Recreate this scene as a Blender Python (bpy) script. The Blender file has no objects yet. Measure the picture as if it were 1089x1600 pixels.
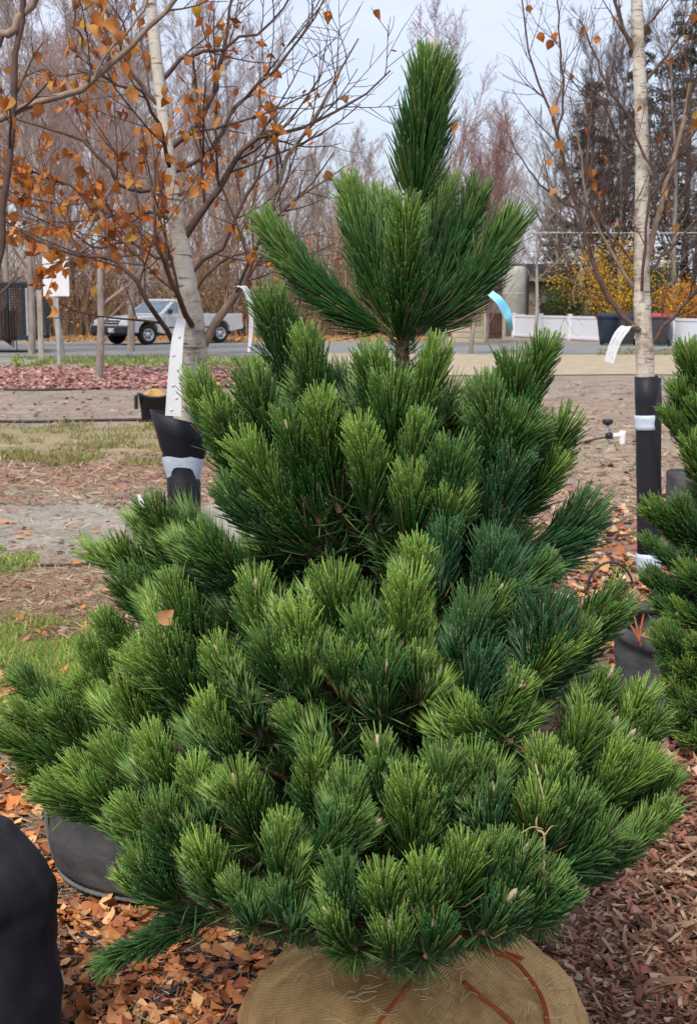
import bpy, bmesh, math, random
import numpy as np
from mathutils import Matrix, Vector

SC = bpy.context.scene
COL = SC.collection
RNG = np.random.default_rng(7)
random.seed(7)
rad = math.radians

# ------------------------------------------------------------------ camera
F, CX, CY, CAMH = 2200.0, 544.5, 800.0, 1.5
TILT = math.atan(330.0 / F)
CT, ST = math.cos(TILT), math.sin(TILT)
cam_d = bpy.data.cameras.new('camera')
cam_d.sensor_fit = 'VERTICAL'
cam_d.sensor_height = 36.0
cam_d.sensor_width = 24.5
cam_d.lens = 36.0 * F / 1600.0
cam_d.clip_start = 0.05
cam_d.clip_end = 3000
cam_d.dof.use_dof = True; cam_d.dof.focus_distance = 2.45; cam_d.dof.aperture_fstop = 20.0
cam = bpy.data.objects.new('camera', cam_d)
cam.location = (0, 0, CAMH)
cam.rotation_euler = (math.pi / 2 - TILT, 0, 0)
COL.objects.link(cam)
SC.camera = cam

# ------------------------------------------------------------------ sky and sun
SUN_EL, SUN_AZ = rad(52), rad(205)      # azimuth clockwise from +Y: behind the camera, a little left
world = bpy.data.worlds.new('World')
SC.world = world
world.use_nodes = True
wn, wl = world.node_tree.nodes, world.node_tree.links
wn.clear()
w_out = wn.new('ShaderNodeOutputWorld')
w_bg = wn.new('ShaderNodeBackground'); w_bg.inputs['Strength'].default_value = 0.071
w_sky = wn.new('ShaderNodeTexSky'); w_sky.sky_type = 'NISHITA'; w_sky.sun_disc = False
w_sky.sun_elevation = SUN_EL; w_sky.sun_rotation = SUN_AZ
w_sky.air_density = 1.0; w_sky.dust_density = 2.0
w_tc = wn.new('ShaderNodeTexCoord')
w_map = wn.new('ShaderNodeMapping'); w_map.inputs['Scale'].default_value = (1.0, 1.0, 2.6)
w_no = wn.new('ShaderNodeTexNoise'); w_no.inputs['Scale'].default_value = 2.2
w_no.inputs['Detail'].default_value = 6.0; w_no.inputs['Roughness'].default_value = 0.55
w_rp = wn.new('ShaderNodeValToRGB')
w_rp.color_ramp.elements[0].position = 0.34; w_rp.color_ramp.elements[0].color = (0.45, 0.45, 0.45, 1)
w_rp.color_ramp.elements[1].position = 0.66; w_rp.color_ramp.elements[1].color = (1, 1, 1, 1)
w_mx = wn.new('ShaderNodeMix'); w_mx.data_type = 'RGBA'
w_mx.inputs['B'].default_value = (5.85, 6.35, 7.75, 1)
wl.new(w_tc.outputs['Generated'], w_map.inputs['Vector'])
wl.new(w_map.outputs['Vector'], w_no.inputs['Vector'])
wl.new(w_no.outputs['Fac'], w_rp.inputs['Fac'])
wl.new(w_rp.outputs['Color'], w_mx.inputs['Factor'])
wl.new(w_sky.outputs['Color'], w_mx.inputs['A'])
wl.new(w_mx.outputs['Result'], w_bg.inputs['Color'])
wl.new(w_bg.outputs['Background'], w_out.inputs['Surface'])

sun_d = bpy.data.lights.new('sun', 'SUN')
sun_d.energy = 1.5; sun_d.angle = rad(14); sun_d.color = (1.0, 0.94, 0.84)
sun = bpy.data.objects.new('sun', sun_d)
sd = Vector((math.sin(SUN_AZ) * math.cos(SUN_EL), math.cos(SUN_AZ) * math.cos(SUN_EL), math.sin(SUN_EL)))
sun.rotation_euler = sd.to_track_quat('Z', 'Y').to_euler()
sun.location = sd * 60
COL.objects.link(sun)

SC.view_settings.view_transform = 'Standard'
SC.view_settings.look = 'None'
SC.view_settings.exposure = 1.12
SC.view_settings.gamma = 1.0
SC.view_settings.use_curve_mapping = False
SC.cycles.use_denoising = True
SC.cycles.max_bounces = 4
SC.cycles.diffuse_bounces = 2
SC.cycles.glossy_bounces = 1
SC.cycles.use_light_tree = False
SC.cycles.adaptive_threshold = 0.02
SC.cycles.transparent_max_bounces = 4

# ------------------------------------------------------------------ pixel to place
def P(px, py, Y):
    cx = (px - CX) / F; cy = (CY - py) / F
    d = np.array([cx, CT + cy * ST, -ST + cy * CT])
    return np.array([0, 0, CAMH]) + d * (Y / d[1])

def GY(py):
    return CAMH / math.tan(TILT + math.atan((py - CY) / F))

def G(px, py):
    return P(px, py, GY(py))

def proj(p):
    p = np.asarray(p, float); x, y, z = p[..., 0], p[..., 1], p[..., 2] - CAMH
    dep = y * CT - z * ST
    up = y * ST + z * CT
    return CX + F * x / dep, CY - F * up / dep, dep

# ------------------------------------------------------------------ mesh helpers
def mk(name, V, F3=None, F4=None, mat=None, parent=None, smooth=True, col=None, inv=None):
    V = np.ascontiguousarray(V, np.float32)
    me = bpy.data.meshes.new(name)
    me.vertices.add(len(V)); me.vertices.foreach_set('co', V.ravel())
    parts, tot = [], []
    if F3 is not None and len(F3):
        parts.append(np.asarray(F3, np.int32).ravel()); tot.append(np.full(len(F3), 3, np.int32))
    if F4 is not None and len(F4):
        parts.append(np.asarray(F4, np.int32).ravel()); tot.append(np.full(len(F4), 4, np.int32))
    li = np.concatenate(parts); tt = np.concatenate(tot)
    st = np.concatenate([[0], np.cumsum(tt)[:-1]]).astype(np.int32)
    me.loops.add(len(li)); me.loops.foreach_set('vertex_index', li)
    me.polygons.add(len(tt)); me.polygons.foreach_set('loop_start', st)
    try:
        me.polygons.foreach_set('loop_total', tt)
    except Exception:
        pass
    me.polygons.foreach_set('use_smooth', np.full(len(tt), bool(smooth)))
    if col is not None:
        ca = me.color_attributes.new('Col', 'FLOAT_COLOR', 'POINT')
        c = np.ones((len(V), 4), np.float32); c[:, :3] = col
        ca.data.foreach_set('color', c.ravel())
    me.update(calc_edges=True)
    if mat: me.materials.append(mat)
    return link(name, me, parent)

def link(name, me, parent=None):
    o = bpy.data.objects.new(name, me)
    COL.objects.link(o)
    if parent is not None: adopt(o, parent)
    return o

def adopt(o, parent):
    o.parent = parent
    if parent.type == 'EMPTY':
        o.matrix_parent_inverse = Matrix.Translation(-parent.location)

def pyd(name, verts, faces, mat, parent=None, bevel=0.0, smooth=False, seg=2):
    me = bpy.data.meshes.new(name)
    me.from_pydata([tuple(v) for v in verts], [], faces); me.update()
    bm = bmesh.new(); bm.from_mesh(me)
    bmesh.ops.recalc_face_normals(bm, faces=bm.faces[:])
    if bevel > 0:
        bmesh.ops.bevel(bm, geom=[e for e in bm.edges if e.is_manifold and e.calc_face_angle(0) > 0.35], offset=bevel,
                        segments=seg, profile=0.5, affect='EDGES', clamp_overlap=True)
    for f in bm.faces: f.smooth = smooth
    bm.to_mesh(me); bm.free()
    if mat: me.materials.append(mat)
    return link(name, me, parent)

def thing(name, loc, label, cat, group=None):
    o = bpy.data.objects.new(name, None)
    o.empty_display_size = 0.1
    o.location = Vector([float(c) for c in loc])
    COL.objects.link(o)
    return tag(o, label, cat, group)

def tag(o, label, cat, group=None):
    o['label'] = label; o['category'] = cat
    if group: o['group'] = group
    return o

def nrm(v):
    return v / (np.linalg.norm(v, axis=-1, keepdims=True) + 1e-12)

class Acc:
    def __init__(s): s.V = []; s.T = []; s.Q = []; s.C = []; s.n = 0
    def add(s, V, T=None, Q=None, C=None):
        V = np.asarray(V, float).reshape(-1, 3)
        if T is not None and len(T): s.T.append(np.asarray(T) + s.n)
        if Q is not None and len(Q): s.Q.append(np.asarray(Q) + s.n)
        if C is not None: s.C.append(np.broadcast_to(np.asarray(C, float), (len(V), 3)))
        s.V.append(V); s.n += len(V)
    def build(s, name, mat, parent=None, smooth=True):
        return mk(name, np.concatenate(s.V), np.concatenate(s.T) if s.T else None,
                  np.concatenate(s.Q) if s.Q else None, mat, parent, smooth,
                  np.concatenate(s.C) if s.C else None)

def tubes(Pt, R, S=4, cap=False):
    """Pt (M,K,3), R (M,K) -> verts, quads"""
    Pt = np.asarray(Pt, float); R = np.asarray(R, float)
    if Pt.ndim == 2: Pt = Pt[None]; R = R[None]
    M, K, _ = Pt.shape
    T = nrm(np.gradient(Pt, axis=1))
    mean = nrm(Pt[:, -1] - Pt[:, 0] + 1e-9)
    ref = np.eye(3)[np.argmin(np.abs(mean), axis=1)][:, None, :]
    n1 = nrm(np.cross(T, np.broadcast_to(ref, T.shape))); n2 = np.cross(T, n1)
    a = np.linspace(0, 2 * np.pi, S, endpoint=False)
    V = (Pt[:, :, None] + R[:, :, None, None] * (np.cos(a)[None, None, :, None] * n1[:, :, None] + np.sin(a)[None, None, :, None] * n2[:, :, None]))
    idx = np.arange(M * K * S).reshape(M, K, S)
    nx = np.roll(idx, -1, axis=2)
    Q = np.stack([idx[:, :-1], nx[:, :-1], nx[:, 1:], idx[:, 1:]], -1).reshape(-1, 4)
    return V.reshape(-1, 3), Q

def catmull(pts, K):
    pts = np.asarray(pts, float)
    p = np.vstack([2 * pts[0] - pts[1], pts, 2 * pts[-1] - pts[-2]])
    n = len(pts) - 1
    out = []
    for u in np.linspace(0, n - 1e-6, K):
        i = int(u); t = u - i
        a, b, c, d = p[i], p[i + 1], p[i + 2], p[i + 3]
        out.append(0.5 * (2 * b + (c - a) * t + (2 * a - 5 * b + 4 * c - d) * t * t + (3 * b - a - 3 * c + d) * t ** 3))
    return np.array(out)

def tube_obj(name, pts, r0, r1, mat, parent=None, K=12, S=8, taper=None):
    c = catmull(pts, K)
    r = np.linspace(r0, r1, K) if taper is None else np.asarray(taper)
    V, Q = tubes(c, r, S)
    n = len(V)
    return mk(name, np.vstack([V, c[:1], c[-1:]]),
              [(n, (j + 1) % S, j) for j in range(S)] + [(n + 1, n - S + j, n - S + (j + 1) % S) for j in range(S)],
              Q, mat, parent)

def lathe(prof, n=24, center=(0, 0, 0), sx=1.0, sy=1.0, jitter=None):
    prof = np.asarray(prof, float)
    a = np.linspace(0, 2 * np.pi, n, endpoint=False)
    V = np.stack([prof[:, 0][:, None] * np.cos(a) * sx, prof[:, 0][:, None] * np.sin(a) * sy,
                  np.broadcast_to(prof[:, 1][:, None], (len(prof), n))], -1)
    if jitter is not None: V = jitter(V, a)
    K = len(prof); idx = np.arange(K * n).reshape(K, n); nx = np.roll(idx, -1, 1)
    Q = np.stack([idx[:-1], nx[:-1], nx[1:], idx[1:]], -1).reshape(-1, 4)
    return V.reshape(-1, 3) + np.asarray(center, float), Q

def boxv(c, s, rz=0.0):
    c = np.asarray(c, float); s = np.asarray(s, float) / 2
    v = np.array([[x, y, z] for x in (-1, 1) for y in (-1, 1) for z in (-1, 1)], float) * s
    if rz:
        ca, sa = math.cos(rz), math.sin(rz)
        v = v @ np.array([[ca, sa, 0], [-sa, ca, 0], [0, 0, 1]])
    return v + c, [(0, 1, 3, 2), (4, 6, 7, 5), (0, 4, 5, 1), (2, 3, 7, 6), (0, 2, 6, 4), (1, 5, 7, 3)]

def box(name, c, s, mat, parent=None, rz=0.0, bevel=0.0):
    v, f = boxv(c, s, rz)
    return pyd(name, v, f, mat, parent, bevel)

# ------------------------------------------------------------------ materials
def mat(name, rough=0.7, spec=0.3):
    m = bpy.data.materials.new(name); m.use_nodes = True
    b = m.node_tree.nodes['Principled BSDF']
    b.inputs['Roughness'].default_value = rough
    b.inputs['Specular IOR Level'].default_value = spec
    return m, m.node_tree.nodes, m.node_tree.links, b

def noise(n, l, scale, detail=4, rough=0.6, coord='Object', stretch=None, dist=0.0):
    tc = n.new('ShaderNodeTexCoord')
    t = n.new('ShaderNodeTexNoise'); t.inputs['Scale'].default_value = scale
    t.inputs['Detail'].default_value = detail; t.inputs['Roughness'].default_value = rough
    t.inputs['Distortion'].default_value = dist
    if stretch:
        mp = n.new('ShaderNodeMapping'); mp.inputs['Scale'].default_value = stretch
        l.new(tc.outputs[coord], mp.inputs['Vector']); l.new(mp.outputs['Vector'], t.inputs['Vector'])
    else:
        l.new(tc.outputs[coord], t.inputs['Vector'])
    return t

def ramp(n, l, src, stops):
    r = n.new('ShaderNodeValToRGB'); e = r.color_ramp.elements
    while len(e) < len(stops): e.new(0.5)
    for k, (p, c) in enumerate(stops):
        e[k].position = p; e[k].color = (*c, 1)
    l.new(src, r.inputs['Fac'])
    return r

def bump(n, l, b, src, strength, dist=0.01):
    bp = n.new('ShaderNodeBump'); bp.inputs['Strength'].default_value = strength
    bp.inputs['Distance'].default_value = dist
    l.new(src, bp.inputs['Height']); l.new(bp.outputs['Normal'], b.inputs['Normal'])

def simple(name, c, rough=0.7, spec=0.3, var=0.25, scale=8.0, bmp=0.15, bscale=None, stretch=None, metal=0.0, bd=0.01):
    m, n, l, b = mat(name, rough, spec)
    b.inputs['Metallic'].default_value = metal
    t = noise(n, l, scale, 5, 0.6, stretch=stretch)
    c = np.array(c)
    r = ramp(n, l, t.outputs['Fac'], [(0.3, tuple(c * (1 - var))), (0.7, tuple(np.minimum(c * (1 + var), 0.95)))])
    l.new(r.outputs['Color'], b.inputs['Base Color'])
    if bmp:
        t2 = noise(n, l, bscale or scale * 4, 4, 0.6, stretch=stretch)
        bump(n, l, b, t2.outputs['Fac'], bmp, bd)
    return m

def vcol(name, rough=0.75, spec=0.2, nz=0.0, nscale=30.0, bmp=0.0, bscale=60.0, trans=0.0, bd=0.01):
    """material whose colour is the mesh's own colour attribute, with grain"""
    m, n, l, b = mat(name, rough, spec)
    a = n.new('ShaderNodeAttribute'); a.attribute_name = 'Col'
    src = a.outputs['Color']
    if nz:
        t = noise(n, l, nscale, 6, 0.7)
        r = ramp(n, l, t.outputs['Fac'], [(0.25, (1 - nz,) * 3), (0.75, (1 + nz,) * 3)])
        mx = n.new('ShaderNodeMix'); mx.data_type = 'RGBA'; mx.blend_type = 'MULTIPLY'
        mx.inputs['Factor'].default_value = 1.0
        l.new(src, mx.inputs['A']); l.new(r.outputs['Color'], mx.inputs['B']); src = mx.outputs['Result']
    l.new(src, b.inputs['Base Color'])
    if bmp:
        t2 = noise(n, l, bscale, 5, 0.65)
        bump(n, l, b, t2.outputs['Fac'], bmp, bd)
    if trans:
        add_trans(m, n, l, b, src, trans)
    return m

def add_trans(m, n, l, b, src, f):
    tr = n.new('ShaderNodeBsdfTranslucent'); l.new(src, tr.inputs['Color'])
    mx = n.new('ShaderNodeMixShader'); mx.inputs['Fac'].default_value = f
    l.new(b.outputs['BSDF'], mx.inputs[1]); l.new(tr.outputs['BSDF'], mx.inputs[2])
    l.new(mx.outputs['Shader'], n['Material Output'].inputs['Surface'])

def leaf_mat(name, stops, trans=0.35):
    m, n, l, b = mat(name, 0.6, 0.3)
    oi = n.new('ShaderNodeObjectInfo')
    r = ramp(n, l, oi.outputs['Random'], stops)
    t = noise(n, l, 40.0, 4, 0.6)
    r2 = ramp(n, l, t.outputs['Fac'], [(0.3, (0.65, 0.62, 0.6)), (0.62, (1.1, 1.1, 1.1))])
    mx = n.new('ShaderNodeMix'); mx.data_type = 'RGBA'; mx.blend_type = 'MULTIPLY'; mx.inputs['Factor'].default_value = 1
    l.new(r.outputs['Color'], mx.inputs['A']); l.new(r2.outputs['Color'], mx.inputs['B'])
    l.new(mx.outputs['Result'], b.inputs['Base Color'])
    add_trans(m, n, l, b, mx.outputs['Result'], trans)
    return m

def needle_mat(name):
    m, n, l, b = mat(name, 0.36, 0.5)
    a = n.new('ShaderNodeAttribute'); a.attribute_name = 'Col'
    l.new(a.outputs['Color'], b.inputs['Base Color'])
    add_trans(m, n, l, b, a.outputs['Color'], 0.25)
    return m

M = {}
M['needle'] = needle_mat('pine_needle')
M['bud'] = simple('pine_bud', (0.5, 0.39, 0.27), 0.7, 0.2, 0.45, 140, 0.5, 500, bd=0.002)
M['pine_bark'] = simple('pine_bark', (0.13, 0.085, 0.055), 0.9, 0.1, 0.5, 90, 0.8, 160, bd=0.004)
M['twig'] = simple('brown_twig', (0.1, 0.058, 0.042), 0.65, 0.3, 0.35, 40, 0.3, 160, bd=0.002)
M['twig_light'] = simple('tan_twig', (0.24, 0.17, 0.12), 0.7, 0.25, 0.35, 30, 0.3, 160, bd=0.002)
M['far_twig'] = simple('mauve_grey_twig', (0.33, 0.235, 0.2), 0.9, 0.1, 0.3, 2, 0)
M['far_twig_red'] = simple('reddish_twig', (0.3, 0.17, 0.15), 0.9, 0.1, 0.3, 2, 0)
M['far_twig_dark'] = simple('dark_twig', (0.12, 0.085, 0.075), 0.9, 0.1, 0.3, 2, 0)
M['far_twig_tan'] = simple('pale_tan_twig', (0.3, 0.24, 0.2), 0.9, 0.1, 0.3, 2, 0)
M['grey_bark'] = simple('grey_trunk_bark', (0.27, 0.23, 0.195), 0.9, 0.1, 0.35, 9, 0.5, 40, stretch=(1, 1, 0.25))
M['pale_bark'] = simple('pale_trunk_bark', (0.36, 0.33, 0.28), 0.9, 0.1, 0.3, 9, 0.4, 40, stretch=(1, 1, 0.25))
LEAF_STOPS = [(0.0, (0.28, 0.09, 0.03)), (0.3, (0.48, 0.17, 0.04)), (0.6, (0.56, 0.21, 0.05)), (0.86, (0.64, 0.29, 0.08)), (0.96, (0.6, 0.31, 0.05)), (1.0, (0.66, 0.38, 0.03))]
M['leaf'] = leaf_mat('birch_leaf', LEAF_STOPS)
M['fallen'] = leaf_mat('fallen_leaf', [(0.0, (0.2, 0.07, 0.03)), (0.25, (0.42, 0.14, 0.04)), (0.6, (0.6, 0.26, 0.1)), (0.85, (0.66, 0.37, 0.18)), (1.0, (0.45, 0.1, 0.07))], 0.15)
M['chip'] = leaf_mat('wood_chip', [(0.0, (0.07, 0.036, 0.022)), (0.35, (0.16, 0.08, 0.045)), (0.7, (0.27, 0.145, 0.085)), (0.92, (0.46, 0.31, 0.2)), (1.0, (0.34, 0.1, 0.07))], 0.0)
M['litter'] = vcol('litter_bits', 0.8, 0.15, 0.2, 60)
M['foliage'] = vcol('far_foliage', 0.8, 0.15, trans=0.2)
M['grass'] = vcol('grass_blades', 0.6, 0.25, trans=0.25)

def birch_bark():
    m, n, l, b = mat('birch_bark', 0.75, 0.2)
    t = noise(n, l, 9, 6, 0.7)
    base = ramp(n, l, t.outputs['Fac'], [(0.32, (0.2, 0.145, 0.1)), (0.42, (0.42, 0.35, 0.27)), (0.52, (0.6, 0.54, 0.45)), (0.75, (0.7, 0.65, 0.56))])
    ln = noise(n, l, 14, 4, 0.7, stretch=(1, 1, 7.0), dist=0.4)
    lm = ramp(n, l, ln.outputs['Fac'], [(0.36, (0.16, 0.13, 0.11)), (0.45, (1, 1, 1))])
    mx = n.new('ShaderNodeMix'); mx.data_type = 'RGBA'; mx.blend_type = 'MULTIPLY'; mx.inputs['Factor'].default_value = 0.85
    l.new(base.outputs['Color'], mx.inputs['A']); l.new(lm.outputs['Color'], mx.inputs['B'])
    l.new(mx.outputs['Result'], b.inputs['Base Color'])
    t2 = noise(n, l, 60, 5, 0.7, stretch=(1, 1, 3))
    bump(n, l, b, t2.outputs['Fac'], 0.5, 0.004)
    return m
M['birch'] = birch_bark()

def burlap():
    m, n, l, b = mat('burlap', 0.95, 0.05)
    tc = n.new('ShaderNodeTexCoord')
    mp = n.new('ShaderNodeMapping'); mp.inputs['Rotation'].default_value = (0.25, 0.3, 0.5)
    l.new(tc.outputs['Object'], mp.inputs['Vector'])
    ws = []
    for ax in ('X', 'Z'):
        w = n.new('ShaderNodeTexWave'); w.wave_type = 'BANDS'; w.bands_direction = ax
        w.inputs['Scale'].default_value = 80; w.inputs['Distortion'].default_value = 1.2
        w.inputs['Detail'].default_value = 2; w.inputs['Detail Scale'].default_value = 1.5
        l.new(mp.outputs['Vector'], w.inputs['Vector']); ws.append(w)
    mx = n.new('ShaderNodeMath'); mx.operation = 'MULTIPLY'
    l.new(ws[0].outputs['Fac'], mx.inputs[0]); l.new(ws[1].outputs['Fac'], mx.inputs[1])
    big = noise(n, l, 22, 8, 0.75)
    c1 = ramp(n, l, big.outputs['Fac'], [(0.28, (0.36, 0.215, 0.09)), (0.5, (0.62, 0.39, 0.165)), (0.75, (0.74, 0.51, 0.245))])
    c2 = ramp(n, l, mx.outputs['Value'], [(0.02, (0.8, 0.79, 0.77)), (0.4, (1.05, 1.04, 1.02))])
    mm = n.new('ShaderNodeMix'); mm.data_type = 'RGBA'; mm.blend_type = 'MULTIPLY'; mm.inputs['Factor'].default_value = 1
    l.new(c1.outputs['Color'], mm.inputs['A']); l.new(c2.outputs['Color'], mm.inputs['B'])
    l.new(mm.outputs['Result'], b.inputs['Base Color'])
    st = noise(n, l, 5, 5, 0.65)
    sr = ramp(n, l, st.outputs['Fac'], [(0.34, (0.5, 0.45, 0.4)), (0.52, (1, 1, 1))])
    m3 = n.new('ShaderNodeMix'); m3.data_type = 'RGBA'; m3.blend_type = 'MULTIPLY'; m3.inputs['Factor'].default_value = 0.8
    l.new(mm.outputs['Result'], m3.inputs['A']); l.new(sr.outputs['Color'], m3.inputs['B']); l.new(m3.outputs['Result'], b.inputs['Base Color'])
    bump(n, l, b, mx.outputs['Value'], 0.6, 0.003)
    return m
M['burlap'] = burlap()

def fabric(name, c, dusty, crease=0.35):
    m, n, l, b = mat(name, 0.85, 0.2)
    t = noise(n, l, 5, 5, 0.6)
    r = ramp(n, l, t.outputs['Fac'], [(0.35, c), (0.75, dusty)])
    w = noise(n, l, 420, 2, 0.5)
    r2 = ramp(n, l, w.outputs['Fac'], [(0.3, (0.75,) * 3), (0.7, (1.15,) * 3)])
    mm = n.new('ShaderNodeMix'); mm.data_type = 'RGBA'; mm.blend_type = 'MULTIPLY'; mm.inputs['Factor'].default_value = 1
    l.new(r.outputs['Color'], mm.inputs['A']); l.new(r2.outputs['Color'], mm.inputs['B'])
    l.new(mm.outputs['Result'], b.inputs['Base Color'])
    cr = noise(n, l, 6, 4, 0.5, stretch=(1, 1, 2.2), dist=0.3)
    sm = n.new('ShaderNodeMath'); sm.operation = 'MULTIPLY_ADD'; sm.inputs[1].default_value = 0.03
    l.new(w.outputs['Fac'], sm.inputs[0]); l.new(cr.outputs['Fac'], sm.inputs[2])
    bump(n, l, b, sm.outputs['Value'], crease, 0.03)
    return m
M['bag_grey'] = fabric('grey_fabric', (0.05, 0.05, 0.054), (0.15, 0.14, 0.135))
M['bag_black'] = fabric('black_fabric', (0.016, 0.016, 0.02), (0.045, 0.045, 0.058), 0.12)
M['thread'] = simple('pale_thread', (0.15, 0.16, 0.155), 0.9)
M['soil'] = simple('potting_soil', (0.12, 0.085, 0.06), 0.95, 0.05, 0.4, 60, 0.8, 120, bd=0.01)
M['black_plastic'] = simple('black_plastic', (0.018, 0.018, 0.02), 0.45, 0.4, 0.3, 20, 0.1)
M['wrap'] = simple('black_trunk_wrap', (0.012, 0.012, 0.016), 0.55, 0.35, 0.3, 30, 0.15)
M['tape'] = simple('pale_tape', (0.52, 0.6, 0.7), 0.4, 0.4, 0.12, 40, 0.2)
M['white'] = simple('white_plastic', (0.75, 0.75, 0.76), 0.5, 0.4, 0.05, 10, 0.05)
M['blue_tape'] = simple('blue_flagging', (0.2, 0.56, 0.76), 0.4, 0.4, 0.1, 30, 0.1)
M['twine'] = simple('orange_twine', (0.4, 0.1, 0.04), 0.8, 0.2, 0.3, 200, 0.5, 500, bd=0.001)
M['straw'] = simple('dry_straw', (0.45, 0.33, 0.18), 0.8, 0.2, 0.3, 60, 0)
M['shed'] = simple('shed_needle', (0.66, 0.5, 0.28), 0.7, 0.2, 0.3, 60, 0)
M['hose'] = simple('drip_hose', (0.03, 0.027, 0.027), 0.5, 0.4, 0.3, 12, 0.1)
M['concrete'] = simple('weathered_concrete', (0.5, 0.49, 0.44), 0.9, 0.1, 0.25, 1.2, 0.3, 14)
M['brown_wall'] = simple('brown_wall', (0.24, 0.19, 0.155), 0.9, 0.1, 0.2, 2, 0.2)
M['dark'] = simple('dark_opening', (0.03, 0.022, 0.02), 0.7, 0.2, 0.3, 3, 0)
M['vinyl'] = simple('white_vinyl', (0.74, 0.76, 0.8), 0.5, 0.4, 0.04, 1, 0.03)
M['gate_brown'] = simple('brown_gate', (0.085, 0.04, 0.03), 0.8, 0.2, 0.3, 5, 0.2)
M['lumber'] = simple('pale_lumber', (0.5, 0.42, 0.31), 0.85, 0.1, 0.2, 4, 0.2, stretch=(1, 1, 6))
M['bin_blue'] = simple('navy_bin_plastic', (0.018, 0.03, 0.055), 0.5, 0.4, 0.2, 6, 0.05)
M['bin_grey'] = simple('grey_bin_plastic', (0.05, 0.05, 0.055), 0.5, 0.4, 0.2, 6, 0.05)
M['bin_red'] = simple('red_bin_lid', (0.45, 0.045, 0.06), 0.5, 0.4, 0.2, 6, 0.05)
M['paint'] = simple('silver_paint', (0.56, 0.56, 0.55), 0.34, 0.5, 0.08, 2, 0, metal=0.12)
M['glass'] = simple('car_glass', (0.12, 0.17, 0.22), 0.06, 0.8, 0.2, 3, 0)
M['chrome'] = simple('dull_chrome', (0.6, 0.6, 0.6), 0.3, 0.5, 0.1, 10, 0, metal=0.8)
M['tyre'] = simple('tyre_rubber', (0.02, 0.02, 0.02), 0.85, 0.2, 0.3, 20, 0.2)
M['lamp'] = simple('headlight_lens', (0.7, 0.7, 0.68), 0.15, 0.6, 0.1, 20, 0)
M['amber'] = simple('amber_lens', (0.6, 0.2, 0.02), 0.2, 0.6, 0.1, 20, 0)
M['red_lens'] = simple('red_lens', (0.35, 0.02, 0.02), 0.25, 0.6, 0.1, 20, 0)
M['plate'] = simple('licence_plate', (0.55, 0.58, 0.62), 0.5, 0.3, 0.25, 40, 0)
M['teal'] = simple('dark_teal_steel', (0.012, 0.03, 0.038), 0.5, 0.4, 0.3, 4, 0.1)
M['mesh_panel'] = simple('dark_mesh_panel', (0.06, 0.052, 0.048), 0.85, 0.2, 0.3, 40, 0.4, 80)
M['steel'] = simple('galvanised_steel', (0.4, 0.4, 0.41), 0.5, 0.4, 0.15, 8, 0.05, metal=0.3)
M['ink'] = simple('dark_blue_ink', (0.03, 0.04, 0.12), 0.7, 0.2, 0.2, 30, 0)
M['ink_black'] = simple('black_ink', (0.22, 0.22, 0.24), 0.7, 0.2, 0.2, 30, 0)
M['pink_ink'] = simple('pink_ink', (0.74, 0.58, 0.58), 0.7, 0.2, 0.2, 30, 0)
M['wire'] = simple('wire_metal', (0.1, 0.1, 0.1), 0.6, 0.3, 0.2, 2, 0)
M['wire_pale'] = simple('pale_rail', (0.42, 0.42, 0.42), 0.6, 0.3, 0.2, 2, 0)

# ------------------------------------------------------------------ value noise for shaping
_perm = RNG.random((64, 64))
def vnoise(x, y):
    x = np.asarray(x, float); y = np.asarray(y, float)
    xi = np.floor(x).astype(int); yi = np.floor(y).astype(int)
    fx = x - xi; fy = y - yi
    fx = fx * fx * (3 - 2 * fx); fy = fy * fy * (3 - 2 * fy)
    g = lambda i, j: _perm[i % 64, j % 64]
    return (g(xi, yi) * (1 - fx) + g(xi + 1, yi) * fx) * (1 - fy) + (g(xi, yi + 1) * (1 - fx) + g(xi + 1, yi + 1) * fx) * fy
def fbm(x, y, o=4):
    s = 0; a = 0.5; t = 0
    for k in range(o):
        s = s + a * vnoise(x * 2 ** k + 13.7 * k, y * 2 ** k + 5.1 * k); t += a; a *= 0.55
    return s / t

# ------------------------------------------------------------------ ground
def gheight(x, y):
    near = np.clip((14 - y) / 8, 0, 1)
    mound = 0.16 * np.clip((x - 0.55) / 0.9, 0, 1) * np.clip((3.9 - y) / 1.2, 0, 1)
    return near * (0.05 * (fbm(x * 0.9 + 40, y * 0.9 + 9, 3) - 0.5) + 0.022 * (fbm(x * 7 + 3, y * 7 + 8, 3) - 0.5)) + mound * near

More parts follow.
